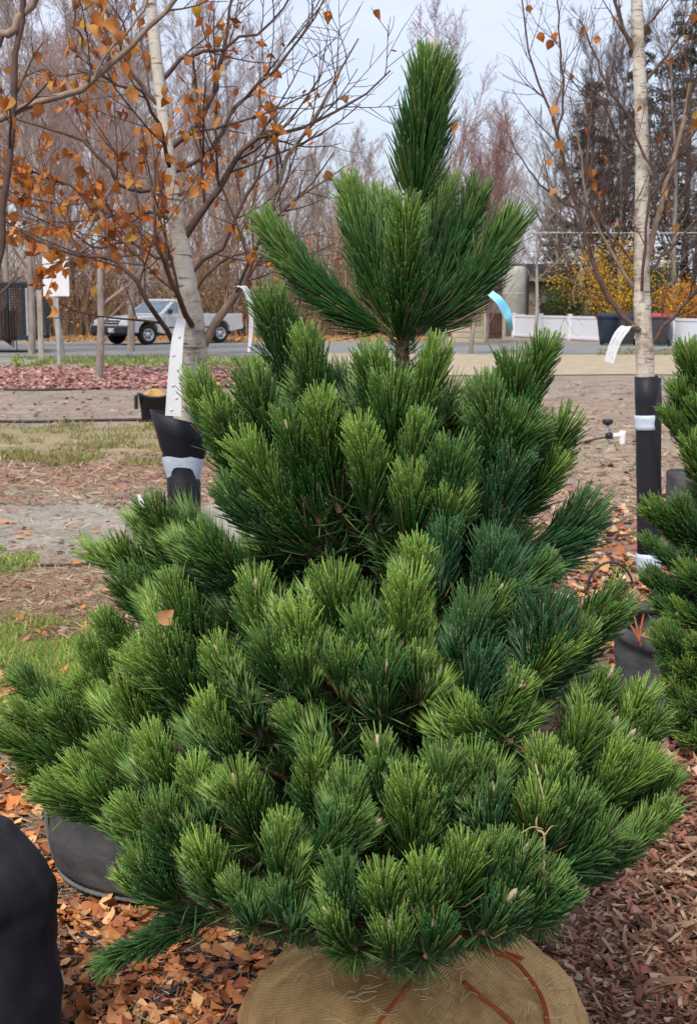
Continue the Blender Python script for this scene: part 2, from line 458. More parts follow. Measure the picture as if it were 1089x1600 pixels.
def zone_colours(x, y):
    n1 = fbm(x * 0.8 + 31, y * 0.8 + 17, 4); n2 = fbm(x * 4 + 7, y * 4 + 3, 4); n3 = fbm(x * 14 + 3, y * 14, 3)
    yy = y * (1 + 0.12 * (n1 - 0.5) + 0.06 * (n2 - 0.5))
    side = x / np.maximum(y, 0.5)                 # bearing from where the path starts
    left = np.clip((0.02 - side) / 0.05 + 0.5, 0, 1)[..., None]
    def lay(bands):
        c = np.zeros(x.shape + (3,)); c[:] = bands[0][1]
        for (y0, col) in bands[1:]:
            f = np.clip((yy - y0) / (0.05 * y0 + 0.04) + 0.5, 0, 1)[..., None]
            c = c * (1 - f) + np.array(col) * f
        return c
    soil = (0.05, 0.034, 0.026); straw = (0.3, 0.215, 0.145); dirt = (0.27, 0.235, 0.195); grit = (0.22, 0.205, 0.19)
    L = lay([(0, soil), (GY(1330), (0.2, 0.13, 0.085)), (GY(1120), (0.14, 0.14, 0.04)), (GY(955), straw), (GY(878), dirt), (GY(768), (0.24, 0.16, 0.12)),
             (GY(716), (0.27, 0.215, 0.13)), (GY(664), (0.25, 0.2, 0.16)), (GY(606), (0.25, 0.12, 0.11)), (GY(575), (0.25, 0.225, 0.19)), (60, (0.22, 0.12, 0.05))])
    R_ = lay([(0, (0.07, 0.042, 0.03)), (GY(1100), (0.17, 0.1, 0.07)), (GY(900), (0.24, 0.155, 0.11)), (GY(800), (0.28, 0.215, 0.165)),
              (GY(690), (0.26, 0.2, 0.15)), (GY(625), (0.25, 0.2, 0.16)), (60, (0.2, 0.18, 0.12))])
    c = L * left + R_ * (1 - left)
    c = c * (0.7 + 0.6 * n2[..., None]) * (0.75 + 0.5 * n3[..., None])
    far = np.clip((y - 75) / 60, 0, 1)[..., None]
    c = c * 1.18
    return c * (1 - far) + np.array((0.14, 0.13, 0.07)) * far

gy = np.concatenate([np.arange(-2, 1.8, 0.2), np.arange(1.8, 5.2, 0.04), np.arange(5.2, 12, 0.07), np.arange(12, 30, 0.25), np.arange(30, 80, 1.2), np.geomspace(80, 2500, 22)])
gx0 = np.concatenate([-np.geomspace(1400, 9, 20), np.arange(-8.5, -2.2, 0.25), np.arange(-2.2, 2.2, 0.035), np.arange(2.2, 8.7, 0.25), np.geomspace(9, 1400, 20)])
XX, YY = np.meshgrid(gx0, gy)
ZZ = gheight(XX, YY)
NX = len(gx0); NYY = len(gy)
idx = np.arange(NX * NYY).reshape(NYY, NX)
Q = np.stack([idx[:-1, :-1], idx[:-1, 1:], idx[1:, 1:], idx[1:, :-1]], -1).reshape(-1, 4)
M['ground'] = vcol('bare_earth', 0.95, 0.08, 0.45, 26, 0.6, 45, bd=0.02)
ground = mk('ground', np.stack([XX, YY, ZZ], -1).reshape(-1, 3), None, Q, M['ground'], None, True, zone_colours(XX, YY).reshape(-1, 3))
ground['kind'] = 'structure'

def sheet(name, quad, z, m, nseg=30, wob=0.25):
    q = [np.array(G(*p)) for p in quad]            # left-near, right-near, right-far, left-far
    u = np.linspace(0, 1, nseg)
    V = []
    for v, (a, b) in ((0, (q[0], q[1])), (1, (q[3], q[2]))):
        e = a[None] * (1 - u[:, None]) + b[None] * u[:, None]
        e[:, 1] += wob * (fbm(u * 9 + 5 * v, u * 0 + 3, 3) - 0.5) * 4
        e[:, 2] = z; V.append(e)
    Vv = np.concatenate(V); i = np.arange(nseg - 1)
    o = mk(name, Vv, None, np.stack([i, i + 1, i + 1 + nseg, i + nseg], -1), m)
    o['kind'] = 'structure'
    return o
M['road'] = simple('gravel_road', (0.245, 0.24, 0.235), 0.95, 0.05, 0.2, 3.0, 0.5, 30)
M['sandy'] = simple('sandy_drive', (0.42, 0.34, 0.24), 0.95, 0.05, 0.2, 2.5, 0.3, 20)
sheet('gravel_road', [(-900, 563), (1089 + 600, 549), (1089 + 600, 537), (-900, 537)], 0.012, M['road'])
sheet('sandy_drive', [(560, 588), (1700, 584), (1700, 558), (470, 553)], 0.018, M['sandy'])

# ------------------------------------------------------------------ growing branches
def grow(p0, d0, L, r0, r1f, K, up, wig, rng):
    Mn = len(p0); pts = np.zeros((Mn, K, 3)); pts[:, 0] = p0; d = nrm(d0)
    for k in range(1, K):
        d = nrm(d + rng.normal(0, wig, (Mn, 3)) + np.array([0, 0, up]))
        pts[:, k] = pts[:, k - 1] + d * (L / (K - 1))[:, None]
    R = r0[:, None] * np.linspace(1, r1f, K)[None]
    return pts, R

def spawn(pts, R, n, t0, t1, ang, lratio, rratio, rng, plen=None, flat=0.0):
    Mn, K, _ = pts.shape
    par = np.repeat(np.arange(Mn), n)
    t = t0 + (t1 - t0) * ((np.tile(np.arange(n), Mn) + rng.random(Mn * n)) / n)
    u = t * (K - 1); i = np.minimum(u.astype(int), K - 2); f = (u - i)[:, None]
    p = pts[par, i] * (1 - f) + pts[par, i + 1] * f
    tan = nrm(pts[par, i + 1] - pts[par, i])
    r = R[par, i] * (1 - f[:, 0]) + R[par, i + 1] * f[:, 0]
    side = nrm(np.cross(tan, rng.normal(0, 1, tan.shape)))
    a = np.radians(rng.normal(ang, 9, len(par)))[:, None]
    d = tan * np.cos(a) + side * np.sin(a)
    d[:, 2] *= (1 - flat)
    pl = np.linalg.norm(np.diff(pts, axis=1), axis=2).sum(1)[par] if plen is None else plen
    L = pl * lratio * (1.15 - 0.75 * t) * rng.uniform(0.6, 1.25, len(par))
    return p, nrm(d), L, np.maximum(r * rratio, 0.0), t

def bare_tree(seed, H, r, n1, n2, n3, n4, ang, up, l1=0.42, t0=0.2, rmin=0.004, lean=0.03):
    rng = np.random.default_rng(seed)
    tp, tr = grow(np.zeros((1, 3)), np.array([[rng.normal(0, lean), rng.normal(0, lean), 1.0]]), np.array([H]), np.array([r]), 0.1, 14, 0.05, 0.035, rng)
    tV, tQ = tubes(tp, tr, 9)
    a = Acc(); tips = []
    p, d, L, rr, t = spawn(tp, tr, n1, t0, 0.97, ang, l1, 0.5, rng)
    P1, R1 = grow(p, d, L, np.maximum(rr, 0.012), 0.25, 7, up, 0.07, rng); a.add(*[None or x for x in (tubes(P1, R1, 4)[0],)], None, tubes(P1, R1, 4)[1])
    p, d, L, rr, t = spawn(P1, R1, n2, 0.12, 0.98, 36, 0.5, 0.55, rng)
    P2, R2 = grow(p, d, L, np.maximum(rr, rmin * 1.6), 0.35, 5, up * 0.8, 0.08, rng); v, q = tubes(P2, R2, 3); a.add(v, None, q)
    p, d, L, rr, t = spawn(P2, R2, n3, 0.1, 0.98, 36, 0.55, 0.6, rng)
    P3, R3 = grow(p, d, L, np.maximum(rr, rmin), 0.5, 4, up * 0.6, 0.09, rng); v, q = tubes(P3, R3, 3); a.add(v, None, q)
    if n4:
        p, d, L, rr, t = spawn(P3, R3, n4, 0.15, 0.98, 38, 0.6, 0.7, rng)
        P4, R4 = grow(p, d, np.maximum(L, 0.12), np.maximum(rr, rmin * 0.8), 0.6, 3, up * 0.4, 0.1, rng); v, q = tubes(P4, R4, 3); a.add(v, None, q)
    return (tV, tQ), a, P3

# ---- shared meshes of the background trees
TREE_VARIANTS = {}
def variant(key, seed, H, r, *cfg, **kw):
    (tV, tQ), a, P3 = bare_tree(seed, H, r, *cfg, **kw)
    to = mk('trunk', tV, None, tQ); co = a.build('crown', None)
    tm, cm = to.data, co.data
    bpy.data.objects.remove(to); bpy.data.objects.remove(co)
    TREE_VARIANTS[key] = (tm, cm, H, P3)
#            seed  H    r     n1 n2 n3 n4 ang up
variant('aspen_a', 11, 11.0, 0.12, 30, 9, 6, 3, 38, 0.16, l1=0.36, t0=0.16, rmin=0.0055)
variant('aspen_b', 12, 10.0, 0.11, 26, 10, 6, 3, 34, 0.18, l1=0.4, t0=0.2, rmin=0.0055)
variant('aspen_c', 13, 9.0, 0.10, 24, 9, 7, 3, 44, 0.14, l1=0.45, t0=0.14, rmin=0.0055)
variant('whip', 14, 7.0, 0.075, 34, 9, 6, 2, 26, 0.2, l1=0.5, t0=0.1, rmin=0.005)
variant('orchard', 15, 4.6, 0.07, 14, 7, 5, 2, 52, 0.1, l1=0.55, t0=0.36, rmin=0.004)

def far_tree(px, Y, key, bark, twig, scale, label, group=None, rz=0.0, lean=(0, 0), base_py=None, name='bare_tree'):
    X = (px - CX) / F * (Y * CT + CAMH * ST)
    root = thing(name, (X, Y, 0), label, 'tree', group)
    root.rotation_euler = (rad(lean[0]), rad(lean[1]), rz)
    root.scale = (scale,) * 3
    tm, cm, H, _ = TREE_VARIANTS[key]
    for me, m in ((tm, bark), (cm, twig)):
        if not me.materials: me.materials.append(m)
        o = bpy.data.objects.new(me.name.split('.')[0], me); COL.objects.link(o); o.parent = root
        o.material_slots[0].link = 'OBJECT'; o.material_slots[0].material = m     # one mesh, its own bark
    return root

GB, PB = M['grey_bark'], M['pale_bark']
tw, tr_, tt_ = M['far_twig'], M['far_twig_red'], M['far_twig_tan']
grp = 'bare trees in the row beyond the road'
LB = ['bare grey tree behind the hidden wheel end of the caged trailer', 'tall bare grey tree directly behind the caged trailer', 'bare grey tree beside the pale timber post', 'tall bare grey tree behind the brown trunk in red litter',
      'bare grey tree behind the nose of the pickup', 'bare grey tree behind the pickup windscreen', 'tall bare grey tree behind the pickup cab', 'bare grey tree behind the pickup bed', 'bare grey tree behind the pickup tail end',
      'bare grey tree beyond the white ribbon of the left birch', 'bare grey tree with low top behind the left arm of the pine top', 'small bare grey tree behind the left shoulder of the pine whorl', 'small bare grey tree behind the upright left candle of the pine', 'small bare grey tree just left of the pine leader']
k = 0
for k, (px, Y, key, sc, rz) in enumerate([(-40, 44, 'aspen_a', 1.1, 0.3), (18, 58, 'aspen_b', 1.3, 1.2), (50, 40, 'aspen_c', 1.1, 2.0), (118, 62, 'aspen_a', 1.35, 2.2), (176, 66, 'aspen_b', 1.3, 0.7),
                             (205, 42, 'aspen_b', 1.05, 4.4), (232, 60, 'aspen_c', 1.45, 3.0), (318, 63, 'aspen_a', 1.3, 4.0), (352, 68, 'aspen_b', 1.35, 5.1), (398, 60, 'aspen_a', 1.1, 1.0),
                             (455, 70, 'aspen_c', 0.9, 5.5), (498, 66, 'aspen_b', 0.82, 2.7), (545, 72, 'aspen_a', 0.85, 2.7), (600, 64, 'aspen_c', 0.85, 2.1)]):
    far_tree(px, Y, key, GB, tw, sc, LB[k], grp, rz)
far_tree(82 + 16, GY(566), 'aspen_b', PB, tw, 0.85, 'pale leaning bare tree trunk standing in front of the white notice board', None, 0.5, (0, -5.5))
far_tree(155, GY(591), 'aspen_c', GB, tw, 0.8, 'bare tree with a thick brown trunk rising from the red leaf litter', None, 1.5, (0, -1.5))
for px, Y, key, sc, rz, m_, lb in [(430, 82, 'aspen_b', 1.0, 0.2, tr_, 'russet bare tree far behind the left arm of the pine top'), (520, 86, 'aspen_c', 1.05, 1.7, tw, 'mauve bare tree far behind the pine whorl'), (575, 90, 'aspen_a', 0.95, 3.9, tr_, 'russet bare tree far behind the pine leader base'),
                               (660, 84, 'aspen_b', 1.05, 4.9, tw, 'mauve bare tree far behind the pine leader tip'), (720, 70, 'aspen_c', 0.95, 0.1, tr_, 'russet bare tree far behind the brown gate'), (775, 88, 'aspen_a', 1.1, 2.0, tw, 'mauve bare tree far behind the concrete silo'), (270, 74, 'aspen_c', 1.3, 5.9, tr_, 'russet bare tree far behind the left birch'), (90, 76, 'aspen_b', 1.4, 3.2, tr_, 'russet bare tree far behind the notice board')]:
    far_tree(px, Y, key, GB, m_, sc, lb, None, rz)
for px, Y, key, sc, rz, lb in [(905, 63, 'aspen_a', 1.15, 0.6, 'dark twigged bare tree before the conifer behind the brown building'), (968, 64, 'aspen_b', 1.25, 2.3, 'dark twigged bare tree rising behind the yellow shrub'), (1048, 63, 'aspen_a', 1.25, 4.1, 'dark twigged bare tree rising behind the orange shrub')]:
    far_tree(px, Y, key, GB, M['far_twig_dark'], sc, lb, None, rz)
far_tree(694, 46, 'aspen_b', PB, tr_, 0.95, 'bare tree with reddish twigs and slim pale trunk behind the pine leader', None, 0.4)
far_tree(735, 40, 'whip', GB, tr_, 0.85, 'dense reddish upright bare tree behind the right side of the tall pine', None, 0.9)
far_tree(760, 50, 'whip', GB, tr_, 0.85, 'small reddish upright bare tree behind the brown gate', None, 2.9)
far_tree(836, 56, 'orchard', PB, tt_, 1.25, 'small pale bare tree standing before the white fence and concrete silo', None, 0.9)
far_tree(876, 80, 'aspen_c', GB, tw, 1.3, 'grey bare tree rising behind the brown building', None, 3.3)
far_tree(945, 76, 'aspen_b', GB, tw, 1.35, 'tall dark bare tree between the conifers and the yellow shrub', None, 1.3)
far_tree(1078, 66, 'aspen_c', GB, tt_, 1.3, 'tan bare tree behind the grey bin with the red lid', None, 5.3)
far_tree(1140, 66, 'aspen_a', GB, tw, 1.1, 'tall grey bare tree beyond the orange shrub and the fence', None, 0.3)

# ------------------------------------------------------------------ far foliage pieces
def leaf_quads(pts, size, cols, rng, acc):
    n = len(pts); a = nrm(rng.normal(0, 1, (n, 3))); b = nrm(np.cross(a, rng.normal(0, 1, (n, 3))))
    s = (size * rng.uniform(0.6, 1.3, n))[:, None]
    V = np.stack([pts - a * s, pts + b * s * 0.55, pts + a * s, pts - b * s * 0.55], 1)
    acc.add(V.reshape(-1, 3), None, np.arange(n * 4).reshape(n, 4), np.repeat(cols, 4, 0))

def pick(cols, n, rng, var=0.25):
    c = np.array(cols)[rng.integers(0, len(cols), n)]
    return c * rng.uniform(1 - var, 1 + var, (n, 1))

def shrub(name, px, py0, py1, Y, halfw, cols, label, n=2600, leaf=0.05, seed=1):
    rng = np.random.default_rng(seed)
    c = P(px, py1, Y); H = P(px, py0, Y)[2] - 0.0
    base = np.array([c[0], Y, 0.0])
    root = thing(name, base, label, 'shrub')
    st = np.zeros((26, 3)); st[:, :2] = rng.normal(0, halfw * 0.18, (26, 2)); st += base
    d = np.stack([rng.normal(0, 0.4, 26), rng.normal(0, 0.4, 26), np.ones(26)], 1)
    P1, R1 = grow(st, d, np.full(26, H * 1.05), np.full(26, 0.018), 0.3, 6, 0.02, 0.1, rng)
    p, dd, L, rr, t = spawn(P1, R1, 9, 0.2, 1.0, 40, 0.42, 0.6, rng)
    P2, R2 = grow(p, dd, L, np.maximum(rr, 0.006), 0.5, 4, 0.05, 0.1, rng)
    a = Acc()
    for pp, r in ((P1, R1), (P2, R2)):
        v, q = tubes(pp, r, 3); a.add(v, None, q)
    a.build('stems', M['twig'], root)
    src = P2.reshape(-1, 3); pts = src[rng.integers(0, len(src), n)] + rng.normal(0, halfw * 0.12, (n, 3))
    pts = pts[pts[:, 2] > 0.05]
    b = Acc(); leaf_quads(pts, leaf, pick(cols, len(pts), rng), rng, b)
    b.build('foliage', M['foliage'], root, smooth=False)
    return root

shrub('yellow_shrub', 962, 388, 500, 60, 1.3, [(0.72, 0.42, 0.03), (0.66, 0.33, 0.03), (0.5, 0.36, 0.05)], 'tall yellow autumn shrub behind the navy bins and white fence', 5200, 0.05, 3)
shrub('orange_shrub', 1068, 448, 500, 57, 1.0, [(0.7, 0.3, 0.03), (0.62, 0.2, 0.03), (0.62, 0.36, 0.04)], 'low orange autumn shrub behind the grey bin with the red lid', 3200, 0.045, 4)
shrub('green_shrub', 884, 452, 500, 62, 0.9, [(0.05, 0.1, 0.025), (0.08, 0.13, 0.03)], 'small green shrub between the brown building and the yellow shrub', 3000, 0.05, 5)
shrub('green_shrub', 1020, 430, 500, 62, 1.0, [(0.05, 0.08, 0.025), (0.1, 0.13, 0.03)], 'dark green shrub between the yellow shrub and the orange shrub', 2600, 0.05, 6)

# tree that still holds yellow leaves, behind the left birch
lt = far_tree(300, 38, 'aspen_c', GB, tw, 0.78, 'bare tree still holding yellow and orange leaves behind the left birch', None, 2.4)
_rng = np.random.default_rng(5)
P3 = TREE_VARIANTS['aspen_c'][3].reshape(-1, 3)
sel = P3[_rng.integers(0, len(P3), 5200)] + _rng.normal(0, 0.06, (5200, 3))
keep = (sel[:, 2] < 6.6) & (_rng.random(5200) < np.clip(1.2 - sel[:, 2] * 0.14, 0, 1))
_a = Acc(); leaf_quads(sel[keep], 0.05, pick([(0.5, 0.24, 0.05), (0.5, 0.17, 0.04), (0.58, 0.34, 0.05)], keep.sum(), _rng), _rng, _a)
_o = _a.build('leaf_cluster', M['foliage'], None, False); _o.parent = lt

def conifer(px, Y, H, R0, label, seed, dens=1.0):
    rng = np.random.default_rng(seed)
    X = (px - CX) / F * Y
    root = thing('conifer_tree', (X, Y, 0), label, 'tree')
    tube_obj('trunk', [(X, Y, -0.05), (X + 0.05, Y, H * 0.5), (X, Y, H)], 0.22, 0.02, M['grey_bark'], root, 10, 8)
    n = int(150 * dens); z = H * (0.08 + 0.9 * rng.random(n) ** 1.1)
    az = rng.random(n) * 6.283
    L = R0 * (1 - z / H) ** 0.8 * rng.uniform(0.55, 1.15, n) + 0.2
    p0 = np.stack([np.full(n, X), np.full(n, Y), z], 1)
    d = np.stack([np.cos(az), np.sin(az), np.full(n, 0.1)], 1)
    P1, R1 = grow(p0, d, L, np.full(n, 0.03), 0.3, 6, -0.06, 0.06, rng)
    a = Acc(); v, q = tubes(P1, R1, 3); a.add(v, None, q)
    p, dd, L2, rr, t = spawn(P1, R1, 8, 0.15, 1.0, 50, 0.33, 0.6, rng)
    P2, R2 = grow(p, dd, L2, np.full(len(p), 0.008), 0.5, 4, -0.05, 0.08, rng)
    v, q = tubes(P2, R2, 3); a.add(v, None, q)
    a.build('limbs', M['twig'], root)
    src = P2.reshape(-1, 3); m = int(13000 * dens)
    pts = src[rng.integers(0, len(src), m)] + rng.normal(0, 0.07, (m, 3))
    b = Acc(); leaf_quads(pts, 0.07, pick([(0.03, 0.055, 0.03), (0.045, 0.065, 0.028), (0.07, 0.065, 0.035)], m, rng), rng, b)
    b.build('crown', M['foliage'], root, False)
conifer(915, 66, 11.5, 3.0, 'dark conifer with a broken sparse crown behind the brown building', 21, 0.8)
conifer(985, 74, 15.5, 3.4, 'tallest dark conifer behind the yellow shrub', 22, 1.2)
conifer(1060, 68, 17.0, 3.6, 'broad dark conifer behind the orange shrub', 23, 1.4)
conifer(1145, 64, 14.0, 3.4, 'dark conifer standing past the orange shrub by the fence end', 24, 1.0)
conifer(868, 84, 8.0, 2.4, 'short dark conifer behind the concrete silo and brown building', 25, 0.8)

# ---- brown thicket behind the pickup and along the far edge (one mass)
_rng = np.random.default_rng(9)
n = 3400
x = _rng.uniform(-26, 5.5, n); y = 60 + _rng.uniform(0, 5.0, n)
Hh = _rng.uniform(1.8, 6.0, n) * (0.75 + 0.5 * fbm(x * 0.35 + 50, x * 0 + 2, 3))
P1, R1 = grow(np.stack([x, y, np.zeros(n)], 1), np.stack([_rng.normal(0, 0.25, n), _rng.normal(0, 0.25, n), np.ones(n)], 1), Hh, _rng.uniform(0.008, 0.028, n), 0.3, 5, 0.0, 0.09, _rng)
p, d, L, rr, t = spawn(P1, R1, 3, 0.2, 1.0, 40, 0.42, 0.6, _rng)
P2, R2 = grow(p, d, L, np.maximum(rr, 0.006), 0.5, 3, 0.05, 0.1, _rng)
a = Acc()
for pp, r in ((P1, R1), (P2, R2)):
    v, q = tubes(pp, r, 3); a.add(v, None, q, np.repeat(pick([(0.34, 0.22, 0.14), (0.44, 0.3, 0.2), (0.24, 0.15, 0.1)], len(pp), _rng), pp.shape[1] * 3, 0))
src = P2.reshape(-1, 3); m = 45000
pts = src[_rng.integers(0, len(src), m)] + _rng.normal(0, 0.1, (m, 3))
pts = pts[(pts[:, 2] < 1.0 + 3.6 * _rng.random(len(pts)) ** 1.2) & (pts[:, 2] > 0)]
leaf_quads(pts, 0.06, pick([(0.5, 0.27, 0.12), (0.42, 0.22, 0.1), (0.58, 0.36, 0.17), (0.3, 0.17, 0.09)], len(pts), _rng), _rng, a)
o = a.build('thicket', M['foliage'], None, False); o['kind'] = 'stuff'
tag(o, 'brown leafy thicket of brush along the far side of the road', 'thicket')
# orange leaf drift at the thicket's foot
m = 5200; a = Acc()
pts = np.stack([_rng.uniform(-26, 3, m), _rng.uniform(52, 60.5, m), 0.02 + 0.03 * _rng.random(m)], 1)
leaf_quads(pts, 0.07, pick([(0.5, 0.25, 0.08), (0.42, 0.18, 0.06), (0.55, 0.33, 0.13)], m, _rng), _rng, a)
o = a.build('leaf_drift', M['foliage'], None, False); o['kind'] = 'stuff'
tag(o, 'orange leaf drift along the foot of the thicket behind the pickup', 'leaves')
# ------------------------------------------------------------------ pickup truck
def truck():
    L_, W_, TH = 5.05, 1.86, 1.62
    pc = G(262, 538)
    root = thing('pickup_truck', (pc[0], pc[1] + 0.8, 0.014), 'silver pickup truck parked on the gravel road before the thicket', 'truck')
    root.rotation_euler = (0, 0, rad(-132.0)); root.scale = (1.07, 1.0, 0.96)
    # local axes: +x forward, +y left; parts are children with local coordinates
    def part(o, par=root):
        o.parent = par; o.matrix_parent_inverse = Matrix.Identity(4); return o
    def arc(cx, r, n=9):
        return [(cx + r * math.cos(a), 0.42 + r * math.sin(a)) for a in np.linspace(math.pi, 0, n)]
    fr, rr = 1.62, -1.5
    prof = [(-2.5, 0.5), (-2.52, 0.62), (-2.5, 1.06), (-0.5, 1.06), (1.0, 1.05), (2.2, 0.95), (2.42, 0.88), (2.5, 0.72), (2.48, 0.48)]
    low = [(2.1, 0.42)] + list(reversed(arc(fr, 0.42))) + [(0.9, 0.36), (-0.9, 0.36)] + list(reversed(arc(rr, 0.42))) + [(-2.1, 0.44)]
    poly = prof + low
    n = len(poly); hw = W_ / 2
    V = [(x, -hw, z) for x, z in poly] + [(x, hw, z) for x, z in poly]
    Fc = [tuple(range(n)), tuple(range(2 * n - 1, n - 1, -1))] + [(i, (i + 1) % n, n + (i + 1) % n, n + i) for i in range(n)]
    body = part(pyd('body', V, Fc, M['paint'], None, 0.035, False))
    # cab
    cb = [(-0.42, 1.055), (1.12, 1.055), (0.42, TH - 0.03), (0.2, TH), (-0.22, TH), (-0.36, TH - 0.04)]
    hb, ht = hw - 0.03, hw - 0.19
    ws = [hb, hb, ht, ht, ht, ht]; n = len(cb)
    V = [(x, -w, z) for (x, z), w in zip(cb, ws)] + [(x, w, z) for (x, z), w in zip(cb, ws)]
    Fc = [tuple(range(n)), tuple(range(2 * n - 1, n - 1, -1))] + [(i, (i + 1) % n, n + (i + 1) % n, n + i) for i in range(n)]
    cab = part(pyd('cab', V, Fc, M['paint'], None, 0.03, False))
    def quad(name, pts, m, par=root, off=0.004, th=0.012):
        pts = [np.array(p, float) for p in pts]; nn = nrm(np.cross(pts[1] - pts[0], pts[3] - pts[0]))
        a = [p + nn * off for p in pts] + [p - nn * th for p in pts]
        f = [(0, 1, 2, 3), (7, 6, 5, 4)] + [(i, 4 + i, 4 + (i + 1) % 4, (i + 1) % 4) for i in range(4)]
        return part(pyd(name, a, f, m, None), par)
    def lerp(f, zz):   # x of the windscreen line, half-width at height
        k_ = (zz - 1.055) / (TH - 0.03 - 1.055); return 1.12 + (0.42 - 1.12) * k_, hb + (ht - hb) * k_
    (xa, wa), (xb, wb) = lerp(0, 1.1), lerp(0, TH - 0.07)
    quad('windscreen', [(xa, -wa + 0.09, 1.1), (xa, wa - 0.09, 1.1), (xb, wb - 0.07, TH - 0.07), (xb, -wb + 0.07, TH - 0.07)], M['glass'], cab)
    for s in (1, -1):
        q = [(-0.3, s * (wa - 0.0), 1.12), (0.92, s * wa, 1.12), (0.4, s * wb, TH - 0.08), (-0.26, s * wb, TH - 0.08)]
        if s == 1: q = q[::-1]
        quad('side_window', q, M['glass'], cab)
        # door seams, handle, mirror, mouldings
        for x in (-0.38, 0.98):
            part(box('door_seam', (x, s * (hw + 0.001), 0.76), (0.018, 0.006, 0.54), M['dark']))
        part(box('door_handle', (-0.2, s * (hw + 0.012), 0.92), (0.16, 0.03, 0.04), M['black_plastic'], bevel=0.008))
        part(box('mirror', (0.82, s * (hw + 0.1), 1.17), (0.09, 0.2, 0.17), M['black_plastic'], bevel=0.03))
        part(box('side_moulding', (-0.2, s * (hw + 0.004), 0.6), (2.0, 0.02, 0.05), M['black_plastic']))
        part(box('bed_rail', (-1.5, s * (hw - 0.05), 1.065), (1.98, 0.09, 0.03), M['paint'], bevel=0.01))
        part(box('tail_light', (-2.49, s * (hw - 0.07), 0.88), (0.07, 0.15, 0.3), M['red_lens'], bevel=0.015))
        part(box('headlight', (2.45, s * (hw - 0.26), 0.8), (0.1, 0.4, 0.15), M['lamp'], bevel=0.02))
        part(box('corner_lamp', (2.38, s * (hw - 0.03), 0.8), (0.14, 0.08, 0.15), M['amber'], bevel=0.015))
        for x in (fr, rr):
            pr = [(0.0, -0.11), (0.2, -0.11), (0.33, -0.1), (0.355, -0.06), (0.36, 0.0), (0.355, 0.06), (0.33, 0.1), (0.23, 0.115), (0.215, 0.08)]
            v, q = lathe(pr, 28); v = v[:, [0, 2, 1]] * np.array([1, s, 1]) + np.array([x, s * (hw - 0.13), 0.36])
            w = part(mk('wheel', v, None, q, M['tyre']))
            v, q = lathe([(0.222, 0.07), (0.225, 0.1), (0.2, 0.108), (0.17, 0.05), (0.1, 0.06), (0.085, 0.1), (0.05, 0.115), (0.0, 0.115)], 24)
            v = v[:, [0, 2, 1]] * np.array([1, s, 1]) + np.array([x, s * (hw - 0.13), 0.36])
            part(mk('rim', v, None, q, M['chrome']), w)
            for h in range(6):
                an = h * math.pi / 3
                hv, hq = lathe([(0.0, 0.074), (0.028, 0.074), (0.028, 0.09), (0.0, 0.092)], 8)
                hv = hv[:, [0, 2, 1]] * np.array([1, s, 1]) + np.array([x + 0.135 * math.cos(an), s * (hw - 0.13), 0.36 + 0.135 * math.sin(an)])
                part(mk('rim_hole', hv, None, hq, M['dark']), w)
    part(box('grille', (2.475, 0, 0.8), (0.06, 0.9, 0.15), M['black_plastic'], bevel=0.01))
    part(box('grille_bar', (2.51, 0, 0.8), (0.03, 0.88, 0.025), M['paint']))
    part(box('bumper_trim', (2.525, 0, 0.69), (0.05, W_ - 0.02, 0.045), M['chrome'], bevel=0.01))
    part(box('front_bumper', (2.5, 0, 0.53), (0.16, W_ + 0.01, 0.26), M['black_plastic'], bevel=0.04))
    part(box('licence_plate', (2.59, 0.18, 0.52), (0.012, 0.31, 0.15), M['plate']))
    part(box('rear_bumper', (-2.56, 0, 0.52), (0.16, W_ - 0.02, 0.18), M['black_plastic'], bevel=0.03))
    part(box('tailgate', (-2.515, 0, 0.83), (0.03, W_ - 0.36, 0.4), M['paint'], bevel=0.01))
    part(box('bed_shade_panel', (-1.5, 0, 1.062), (1.9, W_ - 0.3, 0.012), M['dark']))  # dark panel over the solid bed top, painted shade of an open bed
    part(box('underbody', (0, 0, 0.42), (4.3, W_ - 0.5, 0.22), M['dark']))
truck()

# ------------------------------------------------------------------ right-hand yard: fence, gate, silo, building, bins
def fence():
    a = P(802, 527, GY(527)); b = P(1400, 560, GY(548)); a[2] = b[2] = 0
    a = np.array([a[0], GY(527), 0]); bY = GY(544.5); b = np.array([(1120 - CX) / F * bY, bY, 0]); b = a + (b - a) * 1.8
    root = thing('vinyl_fence', a, 'low white vinyl panel fence across the far side of the drive', 'fence')
    d = b - a; Ln = np.linalg.norm(d); u = d / Ln; rz = math.atan2(u[1], u[0]); npn = 11; H = 0.92
    for i in range(npn + 1):
        c = a + d * i / npn
        box('post', c + [0, 0, H / 2 + 0.02], (0.13, 0.13, H + 0.04), M['vinyl'], root, rz, 0.01)
        box('post_cap', c + [0, 0, H + 0.055], (0.16, 0.16, 0.04), M['vinyl'], root, rz, 0.01)
        if i < npn:
            m_ = a + d * (i + 0.5) / npn; w = Ln / npn - 0.13
            box('panel', m_ + [0, 0, H / 2], (w, 0.03, H - 0.1), M['vinyl'], root, rz)
            for z in (H - 0.04, 0.1):
                box('rail', m_ + [0, 0, z], (w, 0.07, 0.09), M['vinyl'], root, rz, 0.006)
fence()
